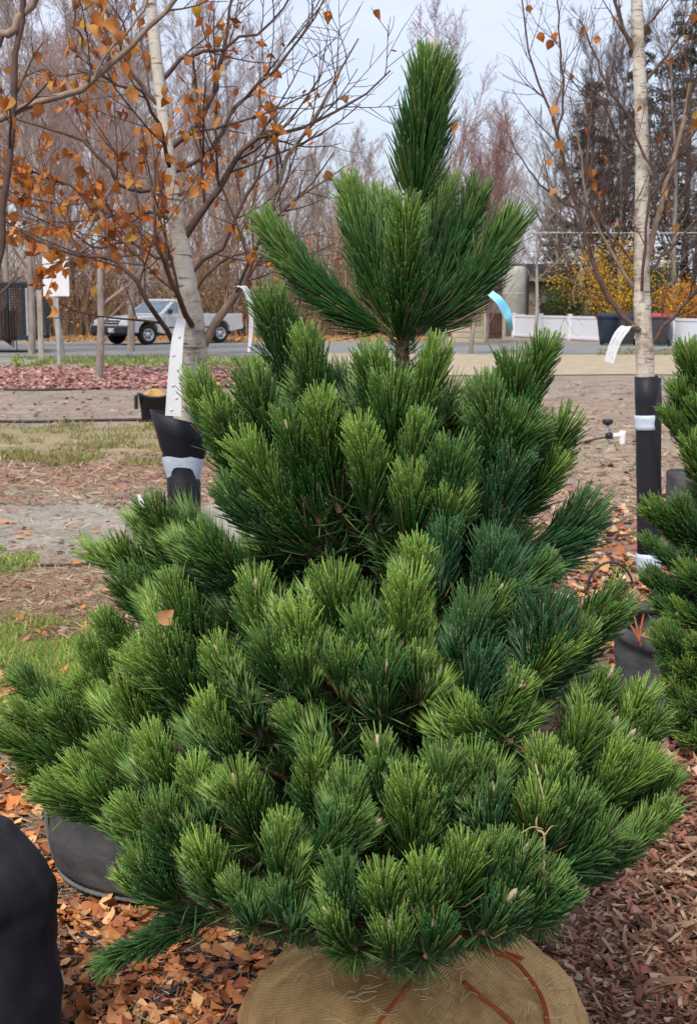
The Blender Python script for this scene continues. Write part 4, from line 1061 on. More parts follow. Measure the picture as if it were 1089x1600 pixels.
# ------------------------------------------------------------------ left birch
def left_birch():
    rng = np.random.default_rng(41); Y = 3.7
    base = P(285, 770, Y)
    root = thing('birch_tree', (base[0], Y, 0), 'left birch with pale bark and many hanging orange leaves', 'tree')
    tp = [(290, 1160), (289, 900), (288, 765), (292, 640), (302, 545), (296, 470), (284, 390), (270, 300), (258, 200), (246, 100), (236, 0), (228, -110), (222, -220)]
    c = catmull([P(x, y, Y) for x, y in tp], 40); c[0][2] = 0.2
    r = np.interp(-proj(c)[1], [-1160, -700, -540, -430, -300, -150, 0, 220], np.array([44, 40, 44, 30, 22, 18, 17, 12]) / 2 / F * Y)
    r *= 1 + 0.05 * np.sin(np.arange(40) * 2.1)
    V, Q = tubes(c, r, 18)
    mk('trunk', V, None, Q, M['birch'], root)
    T, TL = M['twig'], M['twig_light']
    limbs = [
        ([(318, 540), (350, 488), (376, 450), (404, 385), (424, 305), (446, 250), (480, 200), (520, 130), (560, 60)], 17, 3, TL),
        ([(300, 508, 3.66), (283, 470, 3.55), (262, 430, 3.5), (246, 385, 3.45), (238, 320, 3.45), (242, 250, 3.45)], 12, 4, T),
        ([(276, 545, 3.66), (258, 505, 3.58), (238, 475, 3.52), (215, 440, 3.5), (190, 420, 3.5), (165, 405, 3.5), (110, 398, 3.5), (50, 372, 3.5), (0, 340, 3.5)], 10, 4, T),
        ([(284, 378), (318, 330), (345, 290), (376, 246), (408, 206), (470, 201), (545, 165), (610, 110)], 15, 3, T),
        ([(266, 232), (300, 205), (322, 170), (338, 120), (352, 60), (366, -20)], 12, 5, T),
        ([(262, 290), (225, 297), (190, 292), (165, 260), (120, 212), (60, 195), (10, 180)], 9, 4, T),
        ([(276, 350), (230, 330), (180, 335), (120, 300), (70, 270), (20, 262)], 8, 3, T),
        ([(250, 130), (290, 90), (330, 78), (390, 55), (440, 20), (470, -40)], 9, 3, T),
        ([(256, 175), (210, 120), (170, 60), (150, -20)], 9, 4, T),
        ([(290, 440), (340, 392), (376, 330), (395, 290), (420, 230), (450, 190), (500, 120)], 8, 3, T),
        ([(282, 400), (240, 398), (200, 380), (150, 385), (100, 360), (40, 330)], 7, 3, T),
        ([(270, 270), (330, 230), (372, 160), (420, 120), (470, 60), (510, -10)], 9, 3, T),
        ([(296, 470), (330, 420), (370, 400), (420, 370)], 6, 3, T),
        ([(265, 260, 3.6), (250, 200, 3.5), (225, 150, 3.45), (180, 130, 3.4), (120, 110, 3.4)], 8, 3, T),
    ]
    pts = limb_tree(root, limbs, Y, rng, 14, 5, 0.75, 0.28, M['birch'], M['twig'], 0.07, 44)
    px, py, _ = proj(pts)
    w = np.where((px < 430) & (py > 20) & (py < 470), 1.0, 0.10) * np.where(py > 250, 1.4, 0.9) * np.where(px > 300, 0.55, 1.0)
    w *= (px > -30) & (px < 700) & (py > -20) & (py < 520)
    ids = rng.choice(len(pts), 300, replace=False, p=w / w.sum())
    for i in ids: hang_leaf(pts[i], rng.uniform(0.021, 0.034), root, rng)
    # smaller crowded leaves past the first three hundred
    ids = rng.choice(len(pts), 700, replace=False, p=w / w.sum()); a = Acc()
    leaf_quads(pts[ids] - np.array([0, 0, 0.015]), 0.015, pick([(0.52, 0.15, 0.03), (0.52, 0.2, 0.04), (0.36, 0.1, 0.025)], len(ids), rng), rng, a)
    o = a.build('small_leaf', M['foliage'], root, False); o['kind'] = 'stuff'
    # flared black trunk guard with tape
    g = thing('trunk_guard', P(287, 765, Y), 'flared black trunk guard bound with white tape on the left birch', 'guard')
    ax = lambda y: P(np.interp(y, [650, 700, 765, 900, 1160], [283, 286, 288, 289, 290]), y, Y)
    pr = [(47, 652), (40, 680), (34, 705), (29, 716), (23.5, 730), (22.5, 745), (25, 750), (24.5, 775), (25, 900), (25, 1150)]
    n = 30; a_ = np.linspace(0, 6.2832, n, endpoint=False); rows = []
    for rp, y in pr:
        cc = ax(y); k_ = rp / F * Y
        rows.append(np.stack([cc[0] + k_ * np.cos(a_), cc[1] + k_ * (0.75 if rp > 26 else 1.0) * np.sin(a_), cc[2] + 0 * a_ - 0.06 * (rp / 47) ** 2 * np.cos(a_) * 0.35], 1))
    V = np.concatenate(rows); id_ = np.arange(len(V)).reshape(len(pr), n); nx = np.roll(id_, -1, 1)
    Q = np.stack([id_[:-1], nx[:-1], nx[1:], id_[1:]], -1).reshape(-1, 4)
    sol = mk('wrap', V, None, Q, M['wrap'], g); md = sol.modifiers.new('thick', 'SOLIDIFY'); md.thickness = 0.003
    rows = []
    for rp, y in [(31.5, 712), (31, 722), (27.5, 734), (24.5, 747)]:
        cc = ax(y); k_ = (rp + 1.5) / F * Y
        rows.append(np.stack([cc[0] + k_ * np.cos(a_), cc[1] + k_ * 0.8 * np.sin(a_), cc[2] + 0.002 * np.sin(a_ * 5)], 1))
    V = np.concatenate(rows); id_ = np.arange(len(V)).reshape(4, n); nx = np.roll(id_, -1, 1)
    mk('tape', V, None, np.stack([id_[:-1], nx[:-1], nx[1:], id_[1:]], -1).reshape(-1, 4), M['tape'], g)
    return root
left_birch()

def ribbon(name, pts, w, m, label, cat, Y=None, wdir=(1, 0, 0), marks=None, twist=0.0):
    c = catmull(pts, 24); T = nrm(np.gradient(c, axis=0))
    wd = np.array(wdir, float); s = nrm(wd[None] - T * (T @ wd)[:, None]); nn = np.cross(T, s)
    t = np.linspace(0, 1, 24)[:, None]
    s2 = s * np.cos(twist * t) + nn * np.sin(twist * t); n2 = np.cross(T, s2)
    ww = w / 2 if np.isscalar(w) else (np.interp(np.linspace(0, 1, 24), np.linspace(0, 1, len(w)), w) / 2)[:, None]
    a, b = c - s2 * ww, c + s2 * ww; h = 0.0005
    V = np.stack([a + n2 * h, b + n2 * h, b - n2 * h, a - n2 * h], 1).reshape(-1, 3)
    i = np.arange(23) * 4
    Q = np.concatenate([np.stack([i + k_, i + (k_ + 1) % 4, i + 4 + (k_ + 1) % 4, i + 4 + k_], -1) for k_ in range(4)])
    o = mk(name, V, None, np.concatenate([Q, [[0, 1, 2, 3], [95, 94, 93, 92]]]), m, None, False)
    tag(o, label, cat)
    return o, c, s2, n2

# white paper tag with faint pink spots in front of the left birch
o, c, s, nn = ribbon('paper_tag', [P(284, 498, 3.6), P(278, 530, 3.59), P(274, 580, 3.585), P(271, 650, 3.585)], [0.022, 0.03, 0.034, 0.041], M['white'], 'white paper tag with faint pink spots hanging on the left birch', 'tag')
for i, off in ((7, 0.004), (12, -0.006), (15, 0.008), (18, -0.004), (20, 0.007), (22, -0.005)):
    v, q = lathe([(0, 0), (0.0042, 0), (0.0042, 0.0002), (0, 0.0002)], 10)
    mk('pink_spot', v[:, [0, 2, 1]] * np.array([1, -1, 1]) + c[i] + s[i] * off + np.array([0, -0.0008, 0]), None, q, M['pink_ink'], o)
ribbon('white_ribbon', [P(371, 447, 3.66), P(384, 452, 3.65), P(392, 480, 3.65), P(392, 520, 3.66), P(389, 550, 3.66)], [0.008, 0.014, 0.013, 0.012, 0.008], M['white'], 'narrow white ribbon tied to a limb of the left birch', 'ribbon', twist=0.6)

# ------------------------------------------------------------------ tree of the near black pot, its limbs crossing the upper left corner
def corner_tree():
    rng = np.random.default_rng(43); Y = 2.62
    root = thing('birch_tree', (npc[0], npc[1], 0), 'thin stemmed birch rooted in the near black fabric pot', 'tree')
    tp = [(-62, 1290), (-75, 1000), (-90, 700), (-100, 400), (-95, 150), (-70, 0), (-50, -150)]
    c = catmull([P(x, y, Y) for x, y in tp], 30); V, Q = tubes(c, np.linspace(0.018, 0.01, 30), 12); mk('trunk', V, None, Q, M['twig_light'], root)
    limbs = [([(-90, 640), (-40, 520), (-8, 430), (4, 340), (18, 240), (26, 160), (33, 60), (38, -30)], 15, 12, M['twig']),
             ([(-99, 260), (-50, 205), (0, 186), (60, 166), (140, 126), (205, 72), (240, 40), (285, -15)], 16, 9, M['twig_light']),
             ([(-96, 160), (-60, 95), (0, 58), (25, 40), (60, -10)], 20, 16, M['twig_light']),
             ([(148, 124), (165, 90), (200, 50), (222, 10), (240, -20)], 6, 4, M['twig_light']),
             ([(138, 127), (134, 90), (122, 50), (116, 0)], 6, 4, M['twig'])]
    pts = limb_tree(root, limbs, Y, rng, 4, 2, 0.34, 0.12, None, M['twig'], 0.04, 50)
    px, py, _ = proj(pts); w = ((px > 0) & (px < 330) & (py < 420)).astype(float) + 1e-6
    for i in rng.choice(len(pts), 26, replace=False, p=w / w.sum()): hang_leaf(pts[i], rng.uniform(0.022, 0.033), root, rng)
corner_tree()

# ------------------------------------------------------------------ right birch
def right_birch():
    rng = np.random.default_rng(47); Y = 7.6
    base = P(1011, 900, Y)
    root = thing('birch_tree', (base[0], Y, 0), 'right birch with creamy white trunk and few orange leaves', 'tree')
    tp = [(1014, 925), (1013, 800), (1010, 640), (1007, 560), (1003, 480), (1002, 400), (1003, 300), (1002, 200), (998, 100), (994, 0), (990, -110), (985, -220)]
    c = catmull([P(x, y, Y) for x, y in tp], 44); c[0][2] = -0.03
    r = np.interp(-proj(c)[1], [-925, -590, -470, -300, -100, 0, 220], np.array([31, 29, 26, 22, 19, 17, 10]) / 2 / F * Y) * (1 + 0.05 * np.sin(np.arange(44) * 1.7))
    V, Q = tubes(c, r, 18); mk('trunk', V, None, Q, M['birch'], root)
    T, TL = M['twig'], M['twig_light']
    limbs = [
        ([(998, 517, 7.55), (970, 488), (945, 453), (930, 420), (918, 380), (900, 320), (885, 270), (868, 200), (845, 140), (828, 90), (814, -10)], 11, 3, T),
        ([(989, 448), (972, 425), (958, 402), (940, 365), (925, 338), (912, 290), (905, 230), (890, 150)], 8, 3, TL),
        ([(1016, 540), (1040, 508), (1066, 478), (1090, 445), (1130, 380), (1160, 300)], 8, 5, T),
        ([(1013, 428), (1030, 405), (1058, 375), (1075, 355), (1110, 320)], 7, 4, T),
        ([(1002, 455, 7.52), (1006, 400, 7.48), (1008, 350, 7.48), (1016, 300, 7.48), (1022, 270, 7.48), (1008, 245, 7.48), (990, 215, 7.5), (978, 190, 7.5)], 6, 3, T),
        ([(992, 414), (968, 385), (946, 358), (925, 330), (900, 310)], 5, 3, T),
        ([(992, 82), (975, 50), (968, 25), (955, -15), (945, -60)], 9, 5, T),
        ([(1008, 420), (1025, 350), (1040, 290), (1055, 240), (1068, 190), (1078, 130)], 12, 8, TL),
        ([(1003, 330), (1030, 290), (1060, 240), (1089, 200), (1120, 150)], 6, 3, T),
        ([(1000, 215), (975, 170), (950, 140), (930, 90), (905, 30)], 6, 3, T),
        ([(1003, 260), (965, 215), (940, 160), (915, 150), (880, 110)], 5, 2, T),
        ([(999, 140), (1030, 100), (1060, 60), (1089, 10)], 6, 3, T),
        ([(996, 60), (1020, 30), (1050, -10)], 5, 3, T),
        ([(870, 210), (880, 150), (875, 80), (870, 0)], 5, 3, T),
        ([(905, 330), (860, 300), (820, 260), (790, 200)], 5, 2, T),
        ([(930, 420), (905, 425), (895, 460), (900, 480)], 3, 2, TL),
    ]
    pts = limb_tree(root, limbs, Y, rng, 9, 4, 1.0, 0.4, None, M['twig'], 0.09, 40)
    px, py, _ = proj(pts); w = ((px > 700) & (px < 1095) & (py > 0) & (py < 480)).astype(float) + 1e-6
    for i in rng.choice(len(pts), 44, replace=False, p=w / w.sum()): hang_leaf(pts[i], rng.uniform(0.04, 0.06), root, rng)
    # black wrap, tape bands, loose flap
    g = thing('trunk_guard', P(1012, 893, Y), 'straight black trunk guard with pale tape bands on the right birch', 'guard')
    def sleeve(name, y0, y1, rp, m, n=9):
        ys = np.linspace(y0, y1, n); cc = np.array([P(np.interp(y, [560, 640, 800, 925], [1008.5, 1010.5, 1012.5, 1013.5]), y, Y) for y in ys])
        V, Q = tubes(cc, np.full(n, rp / F * Y) * (1 + 0.02 * np.sin(np.arange(n) * 2)), 20); o = mk(name, V, None, Q, m, g)
        md = o.modifiers.new('thick', 'SOLIDIFY'); md.thickness = 0.003; md.offset = 1; return o
    sleeve('wrap', 588, 868, 17.5, M['wrap'])
    sleeve('tape', 648, 671, 19, M['tape'], 5); sleeve('lower_tape', 864, 893, 18.5, M['tape'], 5)
    fl = [P(1028, 590, Y - .02), P(1027, 640, Y - .06), P(1026, 700, Y - .06), P(1030, 775, Y - .03)]
    o, *_ = ribbon('flap', fl, [0.03, 0.045, 0.045, 0.02], M['wrap'], '', '', twist=0.3)
    del o['label'], o['category']; adopt(o, g)
    # white plastic label
    o, c, s, nn = ribbon('plant_label', [P(992, 510, 7.5), P(978, 512, 7.47), P(966, 525, 7.46), P(957, 545, 7.46), P(951, 566, 7.46)], [0.04, 0.05, 0.055, 0.055, 0.05], M['white'], 'long white plant label looped round a limb of the right birch', 'label', wdir=(1, 0, 0.2))
    rr_ = np.random.default_rng(3)
    for i in range(6, 22):
        for q_ in range(2):
            off = (-0.010 + 0.018 * q_) + rr_.normal(0, 0.002)
            if rr_.random() < 0.7:
                v, f = boxv(c[i] + s[i] * off + np.array([0, -0.0012, 0]), (0.0035, 0.0008, rr_.uniform(0.003, 0.008))); pyd('printed_mark', v, f, M['ink_black'], o)
right_birch()
# ------------------------------------------------------------------ pines
def needles(axis_fn, s, L, spread, up, rng, tone, w=0.0013, rings=3, even=0.0):
    """needle prisms along an axis; s = positions 0..1; returns V,T,Q,C"""
    n = len(s)
    p, T = axis_fn(s)
    ref = nrm(rng.normal(0, 1, (n, 3))); radial = nrm(ref - T * (ref * T).sum(1)[:, None])
    tipf = np.clip((s - 0.86) / 0.14, 0, 1)
    a0 = np.radians(rng.normal(spread[0], 9, n)) * (1 - tipf * rng.uniform(-0.05, 0.55 - 0.3 * even, n))
    a1 = np.radians(rng.normal(spread[1], 8, n)) * (1 + tipf * 0.15)
    a0 = np.clip(a0, 0.05, 1.5)[:, None]; a1 = np.clip(a1, 0.02, 1.3)[:, None]
    z = np.array([0, 0, 1.0])
    jit = rng.normal(0, 0.05, (n, 3)) + (rng.random((n, 1)) < 0.05) * rng.normal(0, 0.3, (n, 3))
    d0 = nrm(T * np.cos(a0) + radial * np.sin(a0) + jit + z * up * 0.3)
    d1 = nrm(T * np.cos(a1) + radial * np.sin(a1) + jit + z * up)
    l = (L * np.clip(rng.normal(1, 0.1, n), 0.6, 1.3) * (0.85 + 0.15 * np.clip(s * 4, 0, 1)) * (1 - (0.12 + 0.3 * even) * s ** 2))[:, None]
    p0 = p + radial * 0.003
    p1 = p0 + d0 * l * 0.4
    dm = nrm(d0 * 0.45 + d1 * 0.55)
    p2 = p1 + dm * l * 0.35
    p3 = p2 + d1 * l * 0.25; p2 = p2 + d1 * l * 0.19
    cs = [p0, p1, p2] if rings == 3 else [p0, p1]
    ds = [d0, dm, d1] if rings == 3 else [d0, d1]
    rs = [0.8, 1.0, 0.8] if rings == 3 else [0.8, 1.0]
    e0 = nrm(np.cross(d0, rng.normal(0, 1, (n, 3))))
    V = []
    for c_, d_, r_ in zip(cs, ds, rs):
        e1 = nrm(e0 - d_ * (e0 * d_).sum(1)[:, None]); e2 = np.cross(d_, e1)
        for k_ in range(3):
            an = k_ * 2.0944
            V.append(c_ + (e1 * math.cos(an) + e2 * math.sin(an)) * w * r_)
    V.append(p3)
    m = len(V); V = np.stack(V, 1)
    o = (np.arange(n) * m)[:, None]
    Q = []
    for g in range(len(cs) - 1):
        for k_ in range(3):
            Q.append(np.concatenate([o + g * 3 + k_, o + g * 3 + (k_ + 1) % 3, o + g * 3 + 3 + (k_ + 1) % 3, o + g * 3 + 3 + k_], 1))
    Q = np.concatenate(Q)
    b = (len(cs) - 1) * 3
    Tt = np.concatenate([np.concatenate([o + b + k_, o + b + (k_ + 1) % 3, o + m - 1], 1) for k_ in range(3)])
    # colour: species green, younger shoots yellower, shoot ends lightened further to imitate top light, per-needle variation, paler tips
    dark = np.array((0.040, 0.122, 0.024)); lite = np.array((0.31, 0.48, 0.085)); blue = np.array((0.06, 0.16, 0.068)); dry = np.array((0.26, 0.2, 0.07))
    t1 = np.clip(tone[0] + rng.normal(0, 0.16, n) + 1.1 * (s - 0.74), 0, 1)[:, None]
    base = dark * (1 - t1) + lite * t1
    base = base * (1 - tone[1]) + blue * tone[1]
    base = base * rng.uniform(0.62, 1.4, (n, 1))
    old = rng.random(n) < (0.02 + 0.13 * (s < 0.25)); base[old] = dry * rng.uniform(0.6, 1.1, (old.sum(), 1))
    C = np.repeat(base[:, None], m, 1)
    C[:, -1] = C[:, -1] * 1.35 + 0.01 if rings == 3 else C[:, -1] * 1.08
    C[:, :3] = C[:, :3] * 0.9 + np.array((0.02, 0.018, 0.006))
    return V.reshape(-1, 3), Tt, Q, C.reshape(-1, 3)

def bez_axis(b, c, t):
    b, c, t = map(np.asarray, (b, c, t))
    def fn(s):
        s = np.asarray(s)[:, None]
        p = b * (1 - s) ** 2 + 2 * c * s * (1 - s) + t * s ** 2
        return p, nrm(2 * (1 - s) * (c - b) + 2 * s * (t - c) + 1e-9)
    return fn

def bud_mesh(acc, p, d, L, r, rng):
    d = nrm(np.asarray(d, float)); prof = np.array([(0.55, 0), (0.95, 0.2), (1.0, 0.4), (0.8, 0.65), (0.45, 0.87), (0.03, 1.0)])
    e1 = nrm(np.cross(d, [0.3, 0.8, 0.1])); e2 = np.cross(d, e1); a = np.linspace(0, 6.2832, 8, endpoint=False)
    V = np.concatenate([p + d * L * h + r * rr * (np.cos(a)[:, None] * e1 + np.sin(a)[:, None] * e2) * (1 + 0.12 * rng.normal(0, 1, (8, 1))) for rr, h in prof])
    idx = np.arange(48).reshape(6, 8); nx = np.roll(idx, -1, 1)
    acc.add(V, None, np.stack([idx[:-1], nx[:-1], nx[1:], idx[1:]], -1).reshape(-1, 4))

INNER = []
def inner_shoot(pn, base, tip, rng, w):
    """an inner or far-side shoot: one of twelve shared meshes, turned and sized to fit"""
    if not INNER:
        for k_ in range(12):
            g = np.random.default_rng(500 + k_); n = 210
            ax = bez_axis((0, 0, 0), (0.012 * g.normal(), 0.012 * g.normal(), 0.06), (0, 0, 0.12))
            V, T, Q, C = needles(ax, 0.03 + 0.97 * g.random(n) ** 0.8, 0.068 * g.uniform(0.88, 1.1), (46 * g.uniform(0.85, 1.1), 22), 0.0, g, (g.uniform(.1, .35), g.uniform(0, .45)), w, 2)
            o = mk('shoot', V, T, Q, M['needle'], None, True, C); a_ = o.data; bpy.data.objects.remove(o)
            p, _ = ax(np.linspace(0, 1, 7)); V, Q = tubes(p, np.linspace(0.0058, 0.0034, 7), 6); o = mk('stem', V, None, Q, M['pine_bark']); b_ = o.data; bpy.data.objects.remove(o)
            INNER.append((a_, b_))
    a_, b_ = INNER[rng.integers(0, 12)]
    d = Vector(tip - base); ln = d.length; up_d = (d.normalized() + Vector((0, 0, 0.25))).normalized()
    Mx = Matrix.Translation(Vector(base)) @ up_d.to_track_quat('Z', 'Y').to_matrix().to_4x4() @ Matrix.Rotation(rng.random() * 6.283, 4, 'Z') @ Matrix.Diagonal((1, 1, ln / 0.12, 1))
    o = link('shoot', a_, pn.root); o.matrix_basis = Mx
    st = bpy.data.objects.new('stem', b_); COL.objects.link(st); st.parent = o

class Pine:
    def __init__(s, root, X, Y0, prof, top, base_z, seed):
        s.root, s.X, s.Y0, s.rng = root, X, Y0, np.random.default_rng(seed)
        s.pz = np.array([p[0] for p in prof]); s.pr = np.array([p[1] for p in prof])
        s.zb, s.zt = base_z, top; s.n_needles = 0
    def R(s, z): return np.interp(z, s.pz, s.pr)
    def axis_x(s, z): return s.X
    def on_surface(s, px, py, k=1.0):
        """where the sight line meets the crown's outer surface (its near side)"""
        d = P(px, py, 1.0) - np.array([0, 0, CAMH])
        ts = np.linspace(s.Y0 - 0.9, s.Y0 + 0.05, 200)
        pts = np.array([0, 0, CAMH])[None] + d[None] * ts[:, None]
        rr = np.hypot(pts[:, 0] - s.axis_x(pts[:, 2]), pts[:, 1] - s.Y0); ins = rr < s.R(pts[:, 2]) * k
        if ins.any(): return pts[np.argmax(ins)]
        return pts[np.argmin(rr - s.R(pts[:, 2]) * k)] if True else pts[-1]
    def shoot(s, base, tip, L=0.062, dens=24, spread=(46, 20), up=0.35, tone=(0.4, 0.0), bud=1, sag=0.16, rings=3, wood=True, limb=True, w=0.00125, even=0.0, vary=1.0, name='shoot'):
        rng = s.rng; base = np.asarray(base, float); tip = np.asarray(tip, float)
        tone = (float(np.clip(tone[0] + rng.normal(0, 0.11), 0, 0.8)), float(np.clip(tone[1] + rng.normal(0, 0.12), 0, 0.9)))
        dens = dens * rng.uniform(0.75, 1.15)
        ln = np.linalg.norm(tip - base)
        L = L * (1 + vary * rng.uniform(-0.2, 0.18)); spread = (spread[0] * (1 + vary * rng.uniform(-0.28, 0.3)), spread[1] * (1 + vary * rng.uniform(-0.3, 0.5))); up = up * rng.uniform(0.6, 1.4); even = even * rng.uniform(0.4, 1.5)
        c = (base + tip) / 2 + np.array([0, 0, -sag * ln]) + rng.normal(0, 0.075 * ln * vary, 3)
        ax = bez_axis(base, c, tip)
        n = int(dens * ln * 100 + 70)
        sv = 0.03 + 0.97 * rng.random(n) ** 0.8
        V, T, Q, C = needles(ax, sv, L, spread, up, rng, tone, w, rings, even)
        s.n_needles += n
        o = mk(name, V, T, Q, M['needle'], s.root, True, C)
        st = np.linspace(0, 1, 7); p, _ = ax(st)
        if wood:
            V, Q = tubes(p, np.linspace(0.0055, 0.0032, 7) * (0.8 + 2.0 * ln), 6); mk('stem', V, None, Q, M['pine_bark'], o)
        if bud and rng.random() < (0.5 if bud < 3 else 0.95):
            a = Acc(); _, T1 = ax(np.array([1.0]))
            for k_ in range(bud):
                dd = T1[0] + (rng.normal(0, 0.35, 3) if k_ else 0)
                Lb = rng.uniform(0.011, 0.027) * (0.7 if k_ else 1)
                bud_mesh(a, tip + T1[0] * rng.uniform(-0.006, 0.008), dd, Lb, Lb * rng.uniform(0.17, 0.23), rng)
            a.build('bud', M['bud'], o)
        if limb:
            rh = np.hypot(base[0] - s.X, base[1] - s.Y0)
            z0 = np.clip(base[2] - 0.06 - 0.28 * rh, s.zb + 0.04, s.zt)
            a0 = np.array([s.axis_x(z0), s.Y0, z0])
            if np.linalg.norm(a0 - base) > 0.03:
                m_ = (a0 + base) / 2 + np.array([0, 0, -0.03])
                q = catmull([a0, m_, base], 7)
                V, Q = tubes(q, np.linspace(0.012, 0.005, 7), 6); mk('limb', V, None, Q, M['pine_bark'], s.root)
                # sparse old needles along the inner limb
                f = bez_axis(a0, m_, base); k_ = int(130 * np.linalg.norm(a0 - base))
                if k_ > 4:
                    V, T, Q, C = needles(f, rng.uniform(0.35, 1, k_), L * 1.1, (62, 45), 0.05, rng, (0.1, 0.3), w, 2)
                    mk('old_needles', V, T, Q, M['needle'], s.root, True, C)
        return o
    def px(s, tip, base, kt=1.0, kb=0.72, pull=0.0, **kw):
        ln = math.hypot(base[0] - tip[0], base[1] - tip[1]); f = pull / ln
        tip = (tip[0] + (base[0] - tip[0]) * f, tip[1] + (base[1] - tip[1]) * f)
        base = (base[0] + (base[0] - tip[0]) * f * 0.5, base[1] + (base[1] - tip[1]) * f * 0.5)
        t3 = s.on_surface(*tip, kt)
        ext = 1.45
        bx, by = tip[0] + (base[0] - tip[0]) * ext, tip[1] + (base[1] - tip[1]) * ext
        lm = math.hypot(bx - tip[0], by - tip[1]) / F * t3[1]
        return s.shoot(P(bx, by, min(t3[1] + 0.34 * lm, s.Y0 + 0.02)), t3, **kw)

def main_pine():
    Y0 = 2.56; X = P(645, 1400, Y0)[0]
    tab = [(75, 40), (250, 110), (330, 215), (480, 190), (560, 280), (640, 345), (760, 370), (860, 430), (1000, 470), (1100, 540), (1200, 560), (1300, 520), (1400, 430), (1480, 300)]
    prof = []
    for py, hw in tab:
        q = P(600, py, Y0); prof.append((q[2], hw / F * proj(q)[2]))
    prof = prof[::-1]
    root = thing('pine_tree', (X, Y0, 0), 'large bushy green pine standing on its burlap root ball', 'tree')
    pn = Pine(root, X, Y0, prof, P(650, 300, Y0)[2], 0.26, 77)
    # trunk
    tz = np.linspace(0.2, P(650, 300, Y0)[2], 22)
    xt = P(640, 520, Y0)[0]
    tx = np.interp(tz, [0.2, P(640, 520, Y0)[2], P(650, 300, Y0)[2]], [X, P(628, 520, Y0)[0], P(652, 300, Y0)[0]])
    pn.axis_x = lambda z: np.interp(z, tz, tx)
    V, Q = tubes(np.stack([tx, np.full(22, Y0), tz], 1), np.linspace(0.028, 0.008, 22) * (1 + 0.08 * np.sin(np.arange(22) * 3)), 12)
    mk('trunk', V, None, Q, M['pine_bark'], root)
    A = dict(L=0.092, spread=(29, 12), up=0.14, sag=0.03, limb=False, tone=(0.10, 0.0), dens=36, even=0.8, vary=0.3)
    def at(x, y, dy): return P(x, y, Y0 + dy)
    # leader and the top whorl (depths in metres from the trunk)
    pn.shoot(at(646, 345, 0.01), at(672, 128, 0), bud=1, **{**A, 'dens': 46, 'spread': (37, 18), 'L': 0.1, 'vary': 0.1})
    a = Acc(); bud_mesh(a, at(674, 100, -0.01), np.array([0.05, 0, 1]), 0.045, 0.010, pn.rng); a.build('leader_bud', M['bud'], root)
    tk = lambda s_: (np.stack([pn.axis_x(0.9 + s_ * 0.75), np.full(len(s_), Y0), 0.9 + s_ * 0.75], 1), np.tile([0.0, 0.0, 1.0], (len(s_), 1)))
    V, T, Q, C = needles(tk, pn.rng.uniform(0, 1, 700), 0.055, (58, 40), 0.0, pn.rng, (0.05, 0.2), 0.0013, 2)
    mk('old_needles', V, T, Q, M['needle'], root, True, C)
    for b, t, kw in [((612, 520, 0.0), (424, 362, 0.02), dict(sag=0.18, L=0.085)), ((618, 525, 0.06), (548, 308, 0.1), dict(sag=0.08)), ((626, 540, -0.06), (632, 345, -0.14), dict(sag=0.1, tone=(0.25, 0))),
                     ((640, 530, 0.02), (740, 318, 0.06), dict(sag=0.12)), ((650, 520, -0.03), (792, 362, -0.02), dict(sag=0.2)), ((640, 520, 0.1), (690, 310, 0.22), dict(sag=0.15)), ((630, 500, 0.08), (590, 320, 0.24), dict(sag=0.12))]:
        pn.shoot(at(*b), at(*t), bud=2, **{**A, **kw})
    # tier below, hand placed from the photograph: tip, base, then options
    B = dict(L=0.080, spread=(35, 16), up=0.3, tone=(0.26, 0.0), dens=32, even=0.6)
    tier = [((418, 462), (452, 585), {}), ((472, 508), (492, 620), dict(tone=(.32, 0))), ((297, 588), (372, 715), dict(tone=(.25, 0))), ((328, 632), (400, 740), dict(tone=(.4, 0), bud=1)),
            ((384, 580), (440, 720), {}), ((368, 690), (462, 810), dict(tone=(.42, 0), bud=3)), ((497, 612), (520, 740), dict(tone=(.42, 0))), ((576, 545), (600, 660), dict(tone=(.3, 0))),
            ((561, 650), (572, 760), dict(tone=(.55, 0), bud=2)), ((692, 528), (640, 720), dict(tone=(.4, 0), bud=3)), ((642, 728), (640, 815), dict(tone=(.5, 0), bud=3)), ((708, 690), (700, 780), dict(tone=(.25, .3))),
            ((748, 590), (790, 730), dict(tone=(.2, .6))), ((802, 550), (796, 660), {}), ((862, 522), (800, 670), dict(tone=(.2, .2))), ((834, 650), (780, 720), {}),
            ((900, 655), (825, 735), {}), ((892, 705), (815, 775), {}), ((812, 700), (775, 820), dict(tone=(.2, .7), L=.088)), ((722, 758), (690, 820), dict(tone=(.35, 0))), ((330, 755), (420, 820), dict(tone=(.1, .1))),
            ((440, 640), (480, 760), dict(tone=(.2, 0))), ((660, 640), (640, 750), dict(tone=(.25, 0))), ((610, 590), (612, 700), dict(tone=(.2, 0)))]
    for t, b, kw in tier: pn.px(t, b, 1.0, 0.82, 36, **{**B, 'bud': 1, **kw})
    Cc = dict(L=0.073, spread=(38, 18), up=0.42, tone=(0.36, 0.0), dens=34, even=0.55)
